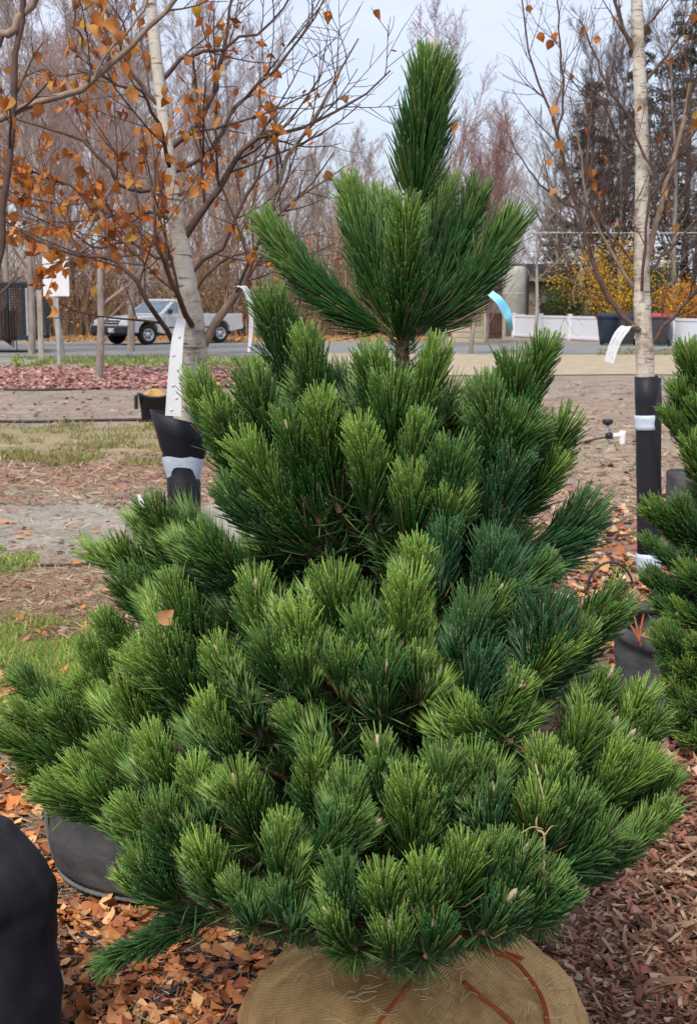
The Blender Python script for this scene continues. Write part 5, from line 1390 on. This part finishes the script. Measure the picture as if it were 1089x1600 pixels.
    mid = [((930, 800), (842, 850), dict(tone=(.2, .6), up=.1, spread=(34, 12))), ((872, 885), (800, 910), dict(tone=(.15, .5))), ((778, 838), (752, 920), dict(tone=(.2, .8), L=.085)), ((700, 820), (690, 900), dict(tone=(.15, .7))),
           ((222, 782), (320, 880), {}), ((165, 850), (262, 910), {}), ((176, 905), (270, 960), dict(tone=(.25, .1))), ((262, 905), (312, 1010), dict(tone=(.45, 0), bud=2)), ((300, 830), (370, 900), dict(tone=(.22, 0))),
           ((392, 905), (432, 1000), dict(tone=(.45, 0))), ((464, 950), (484, 1025), dict(tone=(.5, 0))), ((520, 900), (536, 985), dict(tone=(.4, 0))), ((462, 1022), (478, 1075), dict(tone=(.5, 0), bud=3)), ((538, 1020), (540, 1070), dict(tone=(.5, 0), bud=2)),
           ((560, 955), (574, 1030), dict(tone=(.45, 0))), ((650, 845), (650, 930), dict(tone=(.55, 0))), ((640, 905), (640, 1020), dict(tone=(.55, 0), bud=3)), ((662, 1010), (655, 1065), dict(tone=(.45, .2))),
           ((795, 915), (712, 1000), dict(tone=(.4, .1))), ((975, 935), (860, 1040), dict(tone=(.2, .35), up=.15, spread=(38, 14))), ((892, 1000), (810, 1075), dict(tone=(.45, 0))), ((850, 940), (845, 1010), dict(tone=(.1, .9), L=.085)),
           ((330, 1005), (382, 1100), dict(tone=(.42, 0), bud=2)), ((312, 1090), (362, 1160), dict(tone=(.5, 0), bud=3)), ((178, 1068), (240, 1140), dict(tone=(.45, 0), bud=2)), ((128, 1005), (215, 1100), {}),
           ((18, 1048), (135, 1130), dict(up=.2, spread=(40, 14), tone=(.22, .2))), ((-12, 1150), (130, 1195), dict(up=.2, tone=(.25, 0))), ((70, 1105), (170, 1165), {}), ((440, 1115), (490, 1155), dict(tone=(.4, .1))),
           ((230, 1150), (268, 1225), dict(tone=(.5, 0))), ((148, 1165), (240, 1225), dict(bud=2)), ((28, 1205), (165, 1245), dict(up=.15)), ((90, 1190), (190, 1240), {}), ((740, 940), (730, 1010), dict(tone=(.15, .6))),
           ((250, 980), (300, 1060), dict(tone=(.3, 0))), ((420, 1000), (440, 1060), dict(tone=(.25, 0))), ((600, 1030), (600, 1090), dict(tone=(.2, .2))), ((760, 1020), (740, 1080), dict(tone=(.1, .7))), ((930, 980), (850, 1050), dict(tone=(.25, .3)))]
    def beside(t, b, o, k, pull):
        g = pn.rng; d = g.choice([-1, 1]) * g.uniform(24, 44); f = g.uniform(6, 34)
        pn.px((t[0] + d, t[1] + f), (b[0] + d * 0.4, b[1] + f * 0.6), k, 0.84, pull, **{**o, 'L': o['L'] * 0.85, 'bud': int(g.random() < 0.6) * 2, 'limb': False, 'rings': 2, 'dens': o['dens'] * 0.8})
    mid += [((150, 965), (250, 1050), {}), ((205, 1020), (285, 1095), dict(tone=(.4, 0))), ((108, 1062), (205, 1125), {}), ((58, 1080), (150, 1145), dict(tone=(.3, .1))), ((4, 1105), (115, 1160), {}), ((238, 1015), (295, 1085), {}),
            ((118, 1228), (220, 1262), {}), ((180, 1262), (262, 1305), dict(tone=(.35, .1))), ((60, 1232), (170, 1262), dict(up=.15))]
    for t, b, kw in mid:
        pn.px(t, b, 1.0, 0.84, 26, **{**Cc, 'bud': 2, **kw})
        if 150 < t[0] < 880: beside(t, b, {**Cc, **kw}, 0.97, 26)
    D = dict(L=0.064, spread=(41, 21), up=0.5, tone=(0.46, 0.0), dens=34, even=0.5)
    low = [((302, 1195), (316, 1260), dict(bud=3, tone=(.6, 0))), ((368, 1218), (396, 1285), dict(bud=2, tone=(.5, 0))), ((490, 1178), (502, 1250), dict(bud=2, tone=(.55, 0))), ((592, 1165), (594, 1235), dict(tone=(.4, .2))),
           ((442, 1290), (444, 1360), dict(bud=3, tone=(.55, 0))), ((642, 1228), (640, 1305), dict(bud=2, tone=(.55, 0))), ((705, 1115), (770, 1145), dict(tone=(.45, 0))), ((815, 1068), (745, 1150), dict(bud=2, tone=(.45, 0))),
           ((845, 1168), (842, 1235), dict(bud=2)), ((932, 1118), (870, 1190), dict(tone=(.5, 0))), ((1010, 1080), (955, 1155), dict(tone=(.45, 0))), ((950, 1055), (925, 1115), dict(tone=(.35, .1))),
           ((975, 1168), (925, 1235), dict(bud=3, tone=(.5, 0))), ((1030, 1120), (955, 1200), dict(tone=(.35, .2))), ((1022, 1195), (930, 1260), dict(tone=(.35, .1))), ((770, 1230), (770, 1285), dict(tone=(.35, .3))),
           ((840, 1245), (838, 1300), dict(bud=2, tone=(.45, 0))), ((905, 1245), (880, 1300), dict(tone=(.3, .2))), ((1052, 1262), (950, 1335), dict(tone=(.42, .1))), ((960, 1300), (890, 1340), dict(tone=(.3, .2))),
           ((560, 1275), (505, 1320), dict(tone=(.35, .1))), ((735, 1328), (705, 1395), dict(bud=2, tone=(.55, 0))), ((664, 1348), (655, 1415), dict(bud=1, tone=(.55, 0))), ((592, 1370), (604, 1425), dict(tone=(.5, 0))),
           ((785, 1318), (745, 1385), dict(tone=(.4, .1))), ((212, 1338), (268, 1385), dict(bud=1, tone=(.5, 0), L=.062)), ((310, 1318), (340, 1385), dict(tone=(.5, 0), L=.062)), ((358, 1378), (385, 1425), dict(tone=(.35, .2))),
           ((430, 1390), (445, 1430), dict(tone=(.3, .3))), ((505, 1425), (540, 1465), dict(tone=(.5, .1))), ((610, 1440), (612, 1480), dict(tone=(.5, 0), bud=2)), ((680, 1440), (670, 1478), dict(tone=(.3, .2))),
           ((800, 1400), (770, 1440), dict(tone=(.3, .4))), ((862, 1370), (830, 1415), dict(tone=(.3, .3))), ((890, 1400), (840, 1430), dict(tone=(.3, .3))), ((545, 1220), (550, 1290), dict(tone=(.35, .2))), ((690, 1190), (690, 1260), dict(tone=(.3, .3))),
           ((530, 1350), (540, 1410), dict(tone=(.35, .1))), ((250, 1260), (290, 1320), dict(tone=(.3, .1))), ((820, 1330), (800, 1390), dict(tone=(.3, .3))), ((740, 1180), (740, 1240), dict(tone=(.35, .1))), ((880, 1190), (860, 1250), dict(tone=(.4, 0)))]
    for t, b, kw in low:
        pn.px(t, b, 1.0, 0.84, 14, **{**D, 'bud': 2, **kw})
        if t[1] < 1400: beside(t, b, {**D, **kw}, 0.97, 14)
    # drooping low branch at the lower left, lying out over the leaves
    pn.shoot(P(330, 1440, 2.5), P(170, 1505, 2.42), L=0.052, spread=(48, 22), up=0.05, tone=(.35, .35), dens=26, bud=1, sag=-0.05)
    pn.shoot(P(360, 1430, 2.52), P(235, 1475, 2.48), L=0.05, spread=(50, 24), up=0.1, tone=(.3, .35), dens=24, bud=0, sag=-0.05)
    for (t, b) in (((540, 1490), (570, 1455)), ((700, 1480), (690, 1450)), ((470, 1440), (480, 1420)), ((640, 1495), (640, 1462)), ((780, 1450), (750, 1430)), ((850, 1440), (810, 1420))):
        pn.shoot(P(*b, 2.40), P(*t, 2.34), L=0.05, spread=(60, 40), up=-0.05, tone=(.3, .35), dens=22, bud=0, sag=-0.1)
    # fill: inner and far-side shoots so that the crown is closed all round
    rng = pn.rng; zs = np.sort(rng.uniform(0.42, prof[-4][0] if False else P(600, 600, Y0)[2], 330)); ga = 2.39996
    for i, z in enumerate(zs):
        az = i * ga + rng.normal(0, 0.3); back = math.sin(az) > 0.15
        k = rng.uniform(0.75, 0.98) if back else rng.uniform(0.35, 0.74)
        Rz = pn.R(z); tip = np.array([X + Rz * k * math.cos(az), Y0 + Rz * k * math.sin(az), z])
        ln = rng.uniform(0.09, 0.15); kb = max(k - ln / max(Rz, 0.12) * 0.75, 0.12)
        b = np.array([X + Rz * kb * math.cos(az), Y0 + Rz * kb * math.sin(az), z - ln * 0.7])
        x_, y_, _ = proj(tip)
        if (y_ > 1450 or b[2] < 0.3) and not back: continue
        lo = np.interp(y_, [450, 560, 640, 760, 860, 950, 1050, 1150, 1250, 1350, 1450], [430, 410, 330, 290, 200, 200, 150, 70, 90, 230, 330])
        hi = np.interp(y_, [450, 560, 640, 760, 860, 950, 1050, 1150, 1250, 1350, 1450], [760, 820, 850, 840, 830, 860, 930, 980, 990, 950, 840])
        if not lo < x_ < hi: continue
        inner_shoot(pn, b, tip, rng, 0.00125)
    # burlap ball
    c = P(642, 1560, Y0); r = 0.335
    def jit(V, a):
        w = 1 + 0.02 * np.sin(a * 3 + 1) + 0.012 * np.sin(a * 8 + 2) + 0.008 * np.sin(a * 17)
        w = w + 0.07 * (fbm(np.broadcast_to(a, V.shape[:2]) * 1.6 + 3, V[:, :, 2] * 14, 4) - 0.5)
        fo = np.abs(np.sin(a * 6.5 + 2.5 * fbm(a * 0.9, a * 0 + 4, 2))) ** 0.5
        V[:, :, 2] += 0.008 * (fo - 0.7) * np.clip(V[:, :, 2] / 0.2, 0, 1); w = w + 0.02 * (fo - 0.7)
        V[:, :, 0] *= w; V[:, :, 1] *= w; V[:, :, 2] *= 1 + 0.03 * np.sin(a * 4 + 0.5) * (V[:, :, 2] > 0.1) + 0.08 * (fbm(V[:, :, 0] * 14 + 9, V[:, :, 1] * 14, 3) - 0.5); return V
    pf = [(0, -0.01), (0.24, -0.01)] + [(r * max(math.cos(t), 0.0) ** 0.9, 0.09 + 0.2 * math.sin(t)) for t in np.linspace(-0.5, 1.5, 26)] + [(0.0, 0.29)]
    v, q = lathe(pf, 72, (X, Y0, 0), jitter=jit)
    ball = mk('burlap_root_ball', v, None, q, M['burlap'], root)
    def on_ball(px, py, lift=0.008):
        d = P(px, py, 1.0) - np.array([0, 0, CAMH]); ts = np.linspace(1.9, 2.9, 500)
        pts = np.array([0, 0, CAMH])[None] + d[None] * ts[:, None]
        zr = 0.09 + 0.2 * np.sqrt(np.clip(1 - (np.hypot(pts[:, 0] - X, pts[:, 1] - Y0) / r) ** 2.2, 0, 1))
        h = pts[:, 2] < zr + lift
        return pts[np.argmax(h)] if h.any() else pts[-1]
    straps = [[(655, 1512), (632, 1545), (600, 1585), (570, 1625)], [(722, 1534), (752, 1560), (790, 1590), (815, 1620)], [(738, 1468), (768, 1488), (800, 1500), (830, 1535), (848, 1570), (858, 1625)], [(742, 1470), (770, 1482), (815, 1498)]]
    for i, sp in enumerate(straps):
        pts3 = [on_ball(*p_) for p_ in sp]
        for k_ in range(2):
            off = np.array([0.004 * k_, 0, 0.001 * k_])
            tube_obj('twine_strap', [p_ + off for p_ in pts3], 0.0028, 0.0028, M['twine'], ball, 20, 6)
    # shed needles lying on the burlap
    a = Acc()
    for i in range(55):
        x0 = rng.uniform(400, 900); y0 = rng.uniform(1500, 1600); an = rng.uniform(0, 3.14); l_ = rng.uniform(18, 50); cv = rng.normal(0, 6)
        pts3 = [on_ball(x0 + l_ * t * math.cos(an), y0 + l_ * t * math.sin(an) * 0.5 + cv * math.sin(t * 3), 0.011) for t in (0, 0.5, 1)]
        pts3 = np.array(pts3)
        if np.linalg.norm(pts3[0] - pts3[2]) > 0.12: continue
        v, q = tubes(catmull(pts3, 5), np.full(5, 0.001), 4); a.add(v, None, q)
    o = a.build('shed_needles', M['shed'], ball); o['kind'] = 'stuff'
    return pn
pine = main_pine()

def right_pine():
    Y0 = 4.88; X = rpc[0] + 0.02
    prof = [(0.3, 0.16), (0.45, 0.25), (0.6, 0.25), (0.8, 0.18), (1.0, 0.14), (1.2, 0.10), (1.4, 0.06), (1.6, 0.04)]
    root = thing('pine_tree', (X, Y0, 0), 'smaller green pine growing in the grey fabric pot', 'tree')
    pn = Pine(root, X, Y0, prof, 1.45, 0.36, 99)
    tube_obj('trunk', [(X, Y0, 0.35), (X, Y0, 0.9), (X, Y0, 1.45)], 0.025, 0.008, M['pine_bark'], root, 10, 10)
    D = dict(L=0.085, spread=(40, 17), up=0.4, dens=24, bud=1, w=0.002)
    for t, b, kw in [((1078, 560), (1120, 660), {}), ((1060, 612), (1125, 700), {}), ((1048, 655), (1120, 735), {}), ((1085, 640), (1140, 720), {}), ((1022, 800), (1100, 860), dict(tone=(.3, 0))), ((1065, 795), (1120, 850), {}),
                     ((1018, 905), (1100, 935), dict(tone=(.2, .4))), ((1075, 900), (1130, 930), {}), ((1030, 945), (1110, 960), dict(tone=(.15, .4))), ((1060, 960), (1120, 965), {}), ((1045, 1040), (1110, 1055), dict(tone=(.2, .5))),
                     ((1085, 1010), (1130, 1040), {}), ((1072, 1105), (1125, 1120), {}), ((1082, 1150), (1130, 1150), dict(tone=(.5, 0))), ((1015, 850), (1090, 900), dict(tone=(.2, .2))), ((1080, 700), (1130, 780), {}), ((1050, 1075), (1110, 1100), dict(tone=(.4, 0))), ((1066, 1040), (1120, 1075), dict(tone=(.35, 0))), ((1060, 1125), (1120, 1140), {}), ((1088, 1085), (1130, 1120), dict(tone=(.45, 0))), ((1040, 1000), (1110, 1030), {})]:
        pn.shoot(P(*b, Y0 - 0.08 if t[1] < 980 else 4.5), P(*t, Y0 - 0.18 + 0.0006 * (1089 - t[0]) if t[1] < 980 else 4.4), **{**D, 'tone': (.3, .1), **kw})
    rng = pn.rng; ga = 2.39996
    for i, z in enumerate(np.linspace(0.5, 1.42, 90)):
        az = i * ga; k = rng.uniform(0.6, 0.95); Rz = pn.R(z)
        tip = np.array([X + Rz * k * math.cos(az), Y0 + Rz * k * math.sin(az), z]); ln = rng.uniform(0.1, 0.15)
        kb = max(k - ln / max(Rz, 0.1) * 0.75, 0.1)
        inner_shoot(pn, np.array([X + Rz * kb * math.cos(az), Y0 + Rz * kb * math.sin(az), z - ln * 0.65]), tip, rng, 0.00125)
right_pine()

# blue flagging tape on the pine's right shoulder, a dried vine and a caught leaf
ribbon('blue_ribbon', [P(766, 458, 2.47), P(780, 470, 2.46), P(790, 486, 2.46), P(795, 500, 2.46), P(800, 516, 2.47)], [0.012, 0.014, 0.016, 0.009, 0.004], M['blue_tape'], 'light blue flagging ribbon tied on the pine below its top whorl', 'ribbon', wdir=(0.75, 0.1, 0.6), twist=0.45)
vp = [pine.on_surface(x, y, 1.0) + np.array([0, -0.012, 0]) for x, y in ((832, 1180), (842, 1220), (850, 1262), (838, 1270), (836, 1290), (848, 1300), (846, 1340), (850, 1392))]
v = tube_obj('dried_vine', vp, 0.0011, 0.0022, M['straw'], None, 40, 6); tag(v, 'pale dried vine stem tangled down the front of the pine', 'vine')
for (x0, y0, x1, y1) in ((846, 1262, 872, 1258), (846, 1290, 812, 1296), (848, 1300, 868, 1285), (847, 1330, 850, 1400)):
    q = [pine.on_surface(x0, y0, 1.0) + [0, -.014, 0], pine.on_surface((x0 + x1) / 2, (y0 + y1) / 2 - 8, 1.0) + [0, -.018, 0], pine.on_surface(x1, y1, 1.0) + [0, -.014, 0]]
    tube_obj('tendril', q, 0.0011, 0.0008, M['straw'], v, 10, 5)
def caught_leaf(px, py, size, mesh, k, label):
    o = bpy.data.objects.new('caught_leaf', FALLEN[mesh]); COL.objects.link(o)
    p = pine.on_surface(px, py, 1.0) + np.array([0, -0.05, 0])
    o.matrix_basis = Matrix.Translation(Vector(p)) @ Matrix.Rotation(k, 4, 'Y') @ Matrix.Rotation(rad(70), 4, 'X') @ Matrix.Scale(size, 4)
    tag(o, label, 'leaf')
caught_leaf(255, 962, 0.03, 8, 0.9, 'red brown leaf caught upright in the left side of the pine')
ribbon('white_strip', [pine.on_surface(222, 768) + [0, -.04, 0], pine.on_surface(229, 785) + [0, -.045, 0], pine.on_surface(232, 802) + [0, -.04, 0]], [0.006, 0.01, 0.004], M['white'], 'small torn white strip stuck in the left shoulder of the pine', 'strip', twist=1.0)

# ------------------------------------------------------------------ ground cover
rng = np.random.default_rng(123)
def frame_pts(n, px0, px1, py0, py1, rng):
    x = rng.uniform(px0, px1, n); y = rng.uniform(py0, py1, n)
    return np.array([G(a, b) for a, b in zip(x, y)])

def lay_leaf(p, size, mesh, name='leaf'):
    o = bpy.data.objects.new(name, mesh); COL.objects.link(o); o.parent = ground
    z = float(gheight(np.array(p[0]), np.array(p[1])))
    o.matrix_basis = Matrix.Translation((p[0], p[1], z + 0.008 + 0.012 * rng.random())) @ Matrix.Rotation(rng.random() * 6.283, 4, 'Z') @ Matrix.Rotation(rng.normal(0, 0.35), 4, 'X') @ Matrix.Rotation(rng.normal(0, 0.35), 4, 'Y') @ Matrix.Scale(size, 4)
# big leaves one can pick apart: lower left litter, then the right side
for p in frame_pts(215, 90, 480, 1440, 1640, rng): lay_leaf(p, rng.uniform(0.026, 0.044), FALLEN[rng.integers(0, 14)])
for p in frame_pts(45, -10, 200, 1235, 1450, rng): lay_leaf(p, rng.uniform(0.03, 0.05), FALLEN[rng.integers(0, 14)])
for p in frame_pts(40, 860, 1120, 870, 1010, rng): lay_leaf(p, rng.uniform(0.05, 0.075), FALLEN[rng.integers(0, 14)])

def flat_bits(n, region, size, aspect, cols, rng, acc, lift=0.01, tilt=0.25, thick=0.0, lenvar=0.5):
    p = frame_pts(n, *region, rng)
    z = gheight(p[:, 0], p[:, 1]) + lift * rng.random(n) + 0.003
    az = rng.random(n) * 6.283
    a = np.stack([np.cos(az), np.sin(az), rng.normal(0, tilt, n)], 1); b = np.stack([-np.sin(az), np.cos(az), rng.normal(0, tilt, n)], 1)
    s = (size * rng.uniform(1 - lenvar, 1 + lenvar, n))[:, None]
    c = np.stack([p[:, 0], p[:, 1], z], 1)
    C = pick(cols, n, rng, 0.3)
    up = np.stack([rng.normal(0, .2, n), rng.normal(0, .2, n), np.ones(n)], 1) * s * 0.22
    if aspect > 0.3:    # leaf with a fold along the middle
        V = np.stack([c - a * s, c + b * s * aspect + up * rng.uniform(-0.3, 1, (n, 1)), c + a * s, c - b * s * aspect + up * rng.uniform(-0.3, 1, (n, 1)), c + up * 0.2], 1)
        o = (np.arange(n) * 5)[:, None]
        T = np.concatenate([np.concatenate([o + i, o + (i + 1) % 4, o + 4], 1) for i in range(4)])
        acc.add(V.reshape(-1, 3), T, None, np.repeat(C, 5, 0))
    else:               # sliver with thickness
        w = s * aspect; h = np.array([0, 0, 1.0]) * np.maximum(w * 0.5, 0.0008)
        V = np.stack([c - a * s - b * w, c + a * s - b * w * 0.6, c + a * s * 0.95 + b * w, c - a * s + b * w * 0.7,
                      c - a * s * 0.97 - b * w + h, c + a * s - b * w * 0.6 + h, c + a * s * 0.93 + b * w + h, c - a * s + b * w * 0.6 + h], 1)
        o = (np.arange(n) * 8)[:, None]
        Q = np.concatenate([np.concatenate([o + i for i in f], 1) for f in ((4, 5, 6, 7), (0, 1, 5, 4), (1, 2, 6, 5), (2, 3, 7, 6), (3, 0, 4, 7))])
        acc.add(V.reshape(-1, 3), None, Q, np.repeat(C, 8, 0))

def leaf_bits(n, region, size, cols, rng, acc, lift=0.012):
    p = frame_pts(n, *region, rng); z = gheight(p[:, 0], p[:, 1]) + lift * rng.random(n) + 0.004
    which = rng.integers(0, 14, n); C = pick(cols, n, rng, 0.3)
    for k in range(14):
        ii = np.where(which == k)[0]
        if not len(ii): continue
        me = FALLEN[k]; v = np.array([q.co[:] for q in me.vertices])[:15]
        T = [tuple(q.vertices) for q in me.polygons if max(q.vertices) < 15]
        T3 = np.array([t for t in T if len(t) == 3]); T4 = np.array([t for t in T if len(t) == 4])
        m = len(ii); az = rng.random(m) * 6.283; tx, ty = rng.normal(0, 0.3, m), rng.normal(0, 0.3, m); s_ = size * rng.uniform(0.6, 1.3, m)
        x = v[None, :, 0] * np.cos(az)[:, None] - v[None, :, 1] * np.sin(az)[:, None]
        y = v[None, :, 0] * np.sin(az)[:, None] + v[None, :, 1] * np.cos(az)[:, None]
        zz = v[None, :, 2] + x * tx[:, None] + y * ty[:, None]
        W = np.stack([x, y, zz], -1) * s_[:, None, None] + np.stack([p[ii, 0], p[ii, 1], z[ii]], -1)[:, None]
        o = (np.arange(m) * 15)[:, None, None]
        acc.add(W.reshape(-1, 3), (T3[None] + o).reshape(-1, 3), (T4[None] + o).reshape(-1, 4), np.repeat(C[ii], 15, 0))

ORG = [(0.58, 0.24, 0.08), (0.48, 0.17, 0.06), (0.64, 0.35, 0.16), (0.34, 0.12, 0.05), (0.18, 0.09, 0.05)]
STR = [(0.42, 0.31, 0.19), (0.32, 0.22, 0.13), (0.22, 0.14, 0.09), (0.5, 0.4, 0.27)]
RED = [(0.42, 0.19, 0.16), (0.36, 0.15, 0.125), (0.47, 0.27, 0.22), (0.3, 0.18, 0.14)]
CHP = [(0.17, 0.085, 0.05), (0.26, 0.14, 0.085), (0.09, 0.048, 0.03), (0.42, 0.28, 0.18), (0.28, 0.11, 0.07)]
def cover(name, label, cat, *layers):
    a = Acc()
    for L_ in layers:
        if L_[3] > 0.3 and L_[1][2] > 780: leaf_bits(L_[0], L_[1], L_[2] * 1.9, L_[4], rng, a)
        else: flat_bits(*L_[:5], rng, a, **(L_[5] if len(L_) > 5 else {}))
    o = a.build(name, M['litter'], ground, False); o['kind'] = 'stuff'
    return o
cover('leaf_litter', '', '', (620, (60, 520, 1420, 1660), 0.017, 0.5, ORG), (700, (-20, 260, 1225, 1450), 0.02, 0.5, ORG), (600, (-30, 300, 1060, 1260), 0.02, 0.5, ORG[:3] + STR[:1]),
      (900, (60, 500, 1400, 1660), 0.02, 0.06, CHP), (1600, (60, 500, 1400, 1660), 0.006, 0.2, CHP), (500, (60, 500, 1300, 1660), 0.03, 0.025, STR))
cover('straw_mulch', '', '', (2600, (-30, 330, 1190, 1440), 0.02, 0.05, STR), (3000, (-30, 300, 885, 1000), 0.035, 0.06, STR + CHP[:2]), (3600, (-30, 420, 706, 790), 0.05, 0.08, STR + RED[:1]),
      (700, (-30, 300, 770, 890), 0.03, 0.1, STR), (350, (-30, 330, 690, 1000), 0.03, 0.5, RED + ORG[:2]))
cover('red_leaf_litter', '', '', (5200, (-40, 520, 572, 610), 0.055, 0.55, RED + [(0.5, 0.32, 0.28)], dict(lift=0.05)), (500, (-40, 480, 608, 665), 0.045, 0.5, RED + STR), (700, (-40, 500, 606, 720), 0.04, 0.08, STR, {}))
cover('wood_mulch', '', '', (5200, (860, 1130, 1190, 1660), 0.026, 0.16, CHP, dict(lift=0.02, tilt=0.35)), (1500, (820, 1000, 1400, 1660), 0.018, 0.14, CHP, dict(lift=0.02, tilt=0.35)), (500, (860, 1130, 1190, 1660), 0.03, 0.05, STR, dict(lift=0.025)),
      (160, (860, 1130, 1190, 1660), 0.02, 0.5, RED + ORG[2:3], dict(lift=0.03)))
cover('dry_litter', '', '', (1700, (820, 1130, 790, 1000), 0.03, 0.5, RED[:2] + ORG[1:4] + STR), (2200, (820, 1130, 690, 1000), 0.03, 0.08, STR + CHP[:2]), (2600, (700, 1130, 590, 800), 0.05, 0.1, STR + CHP[1:2]), (1200, (950, 1130, 1000, 1240), 0.025, 0.5, RED + ORG[1:3]),
      (500, (700, 1130, 595, 800), 0.05, 0.5, RED + STR))
# wood chips that can be picked apart
def chip_mesh(seed):
    r_ = np.random.default_rng(seed); n = 6; L_ = 1.0; w = r_.uniform(0.1, 0.2); h = w * r_.uniform(0.35, 0.7)
    xs = np.array([-1, -0.6, 0.6, 1]); V = []
    for i, x in enumerate(xs):
        k_ = [0.45, 1, 0.9, 0.35][i] * r_.uniform(0.8, 1.2); bend = 0.12 * r_.normal() * x * x
        for (sy, sz) in ((-1, 0), (1, 0), (1, 1), (-1, 1)): V.append((x + 0.06 * r_.normal(), sy * w * k_ + bend, sz * h * k_))
    Fs = [(3, 2, 1, 0), (12, 13, 14, 15)] + [(i * 4 + j, i * 4 + (j + 1) % 4, (i + 1) * 4 + (j + 1) % 4, (i + 1) * 4 + j) for i in range(3) for j in range(4)]
    me = bpy.data.meshes.new('wood_chip'); me.from_pydata(V, [], Fs); me.update(); me.materials.append(M['chip']); return me
CHIPS = [chip_mesh(300 + i) for i in range(10)]
for p in frame_pts(290, 880, 1110, 1200, 1640, rng):
    o = bpy.data.objects.new('wood_chip', CHIPS[rng.integers(0, 10)]); COL.objects.link(o); o.parent = ground
    z = float(gheight(np.array(p[0]), np.array(p[1])))
    o.matrix_basis = Matrix.Translation((p[0], p[1], z + 0.012 + 0.01 * rng.random())) @ Matrix.Rotation(rng.random() * 6.283, 4, 'Z') @ Matrix.Rotation(rng.normal(0, 0.25), 4, 'Y') @ Matrix.Rotation(rng.normal(0, 0.5), 4, 'X') @ Matrix.Scale(rng.uniform(0.022, 0.055), 4)

def grass(n, region, h, cols, name, label, rng, w=0.0022, clump=0.5, rings=2):
    p = frame_pts(n * 2, *region, rng)
    k_ = fbm(p[:, 0] * 3.1 + 20, p[:, 1] * 3.1 + 60, 3); p = p[k_ > np.quantile(k_, clump)][:n]; n = len(p)
    p[:, 2] = gheight(p[:, 0], p[:, 1]) - 0.004
    d = nrm(np.stack([rng.normal(0, 0.45, n), rng.normal(0, 0.45, n), np.ones(n)], 1)); L_ = h * rng.uniform(0.4, 1.2, n)
    pts, _ = grow(p, d, L_, np.ones(n), 1, 3, -0.22, 0.12, rng)
    sd_ = nrm(np.cross(d, rng.normal(0, 1, (n, 3)))) * w * rng.uniform(0.6, 1.3, (n, 1))
    V = np.stack([pts[:, 0] - sd_, pts[:, 0] + sd_, pts[:, 1] - sd_ * 0.8, pts[:, 1] + sd_ * 0.8, pts[:, 2]], 1)
    o = (np.arange(n) * 5)[:, None]
    C = np.repeat(pick(cols, n, rng, 0.3), 5, 0)
    ob = mk(name, V.reshape(-1, 3), np.concatenate([o + 2, o + 3, o + 4], 1), np.concatenate([o, o + 1, o + 3, o + 2], 1), M['grass'], None, False, C)
    ob['kind'] = 'stuff'; tag(ob, label, 'grass')
GR = [(0.26, 0.38, 0.07), (0.34, 0.42, 0.09), (0.18, 0.3, 0.06), (0.42, 0.38, 0.13)]
grass(9000, (-40, 190, 968, 1150), 0.075, GR, 'grass', 'bright green grass patch left of the pine', rng, 0.0025, 0.3)
grass(6500, (-40, 420, 655, 730), 0.1, [(0.26, 0.26, 0.08), (0.36, 0.3, 0.13), (0.2, 0.22, 0.06)], 'grass', 'dry yellow green grass strip before the black nursery pot', rng, 0.006, 0.62)
grass(2500, (20, 440, 559, 575), 0.16, [(0.2, 0.28, 0.06), (0.26, 0.3, 0.08)], 'grass', 'short green grass verge along the gravel road', rng, 0.02, 0.6)
grass(260, (860, 1000, 690, 780), 0.06, GR, 'grass', 'sparse green weeds on the dirt left of the right birch', rng, 0.005, 0.9)
grass(350, (900, 990, 890, 925), 0.06, GR, 'grass', 'small green weed tuft beside the arched drip tube', rng, 0.004, 0.8)
grass(700, (-20, 60, 860, 915), 0.06, GR, 'grass', 'low green weeds at the edge of the grey dirt path', rng, 0.005, 0.6)
grass(1000, (930, 1089, 546, 556), 0.1, [(0.26, 0.26, 0.1), (0.3, 0.26, 0.14)], 'grass', 'sparse dry verge grass beneath the wheeled bins', rng, 0.02, 0.4)
print('needles', pine.n_needles, 'objects', len(bpy.data.objects))
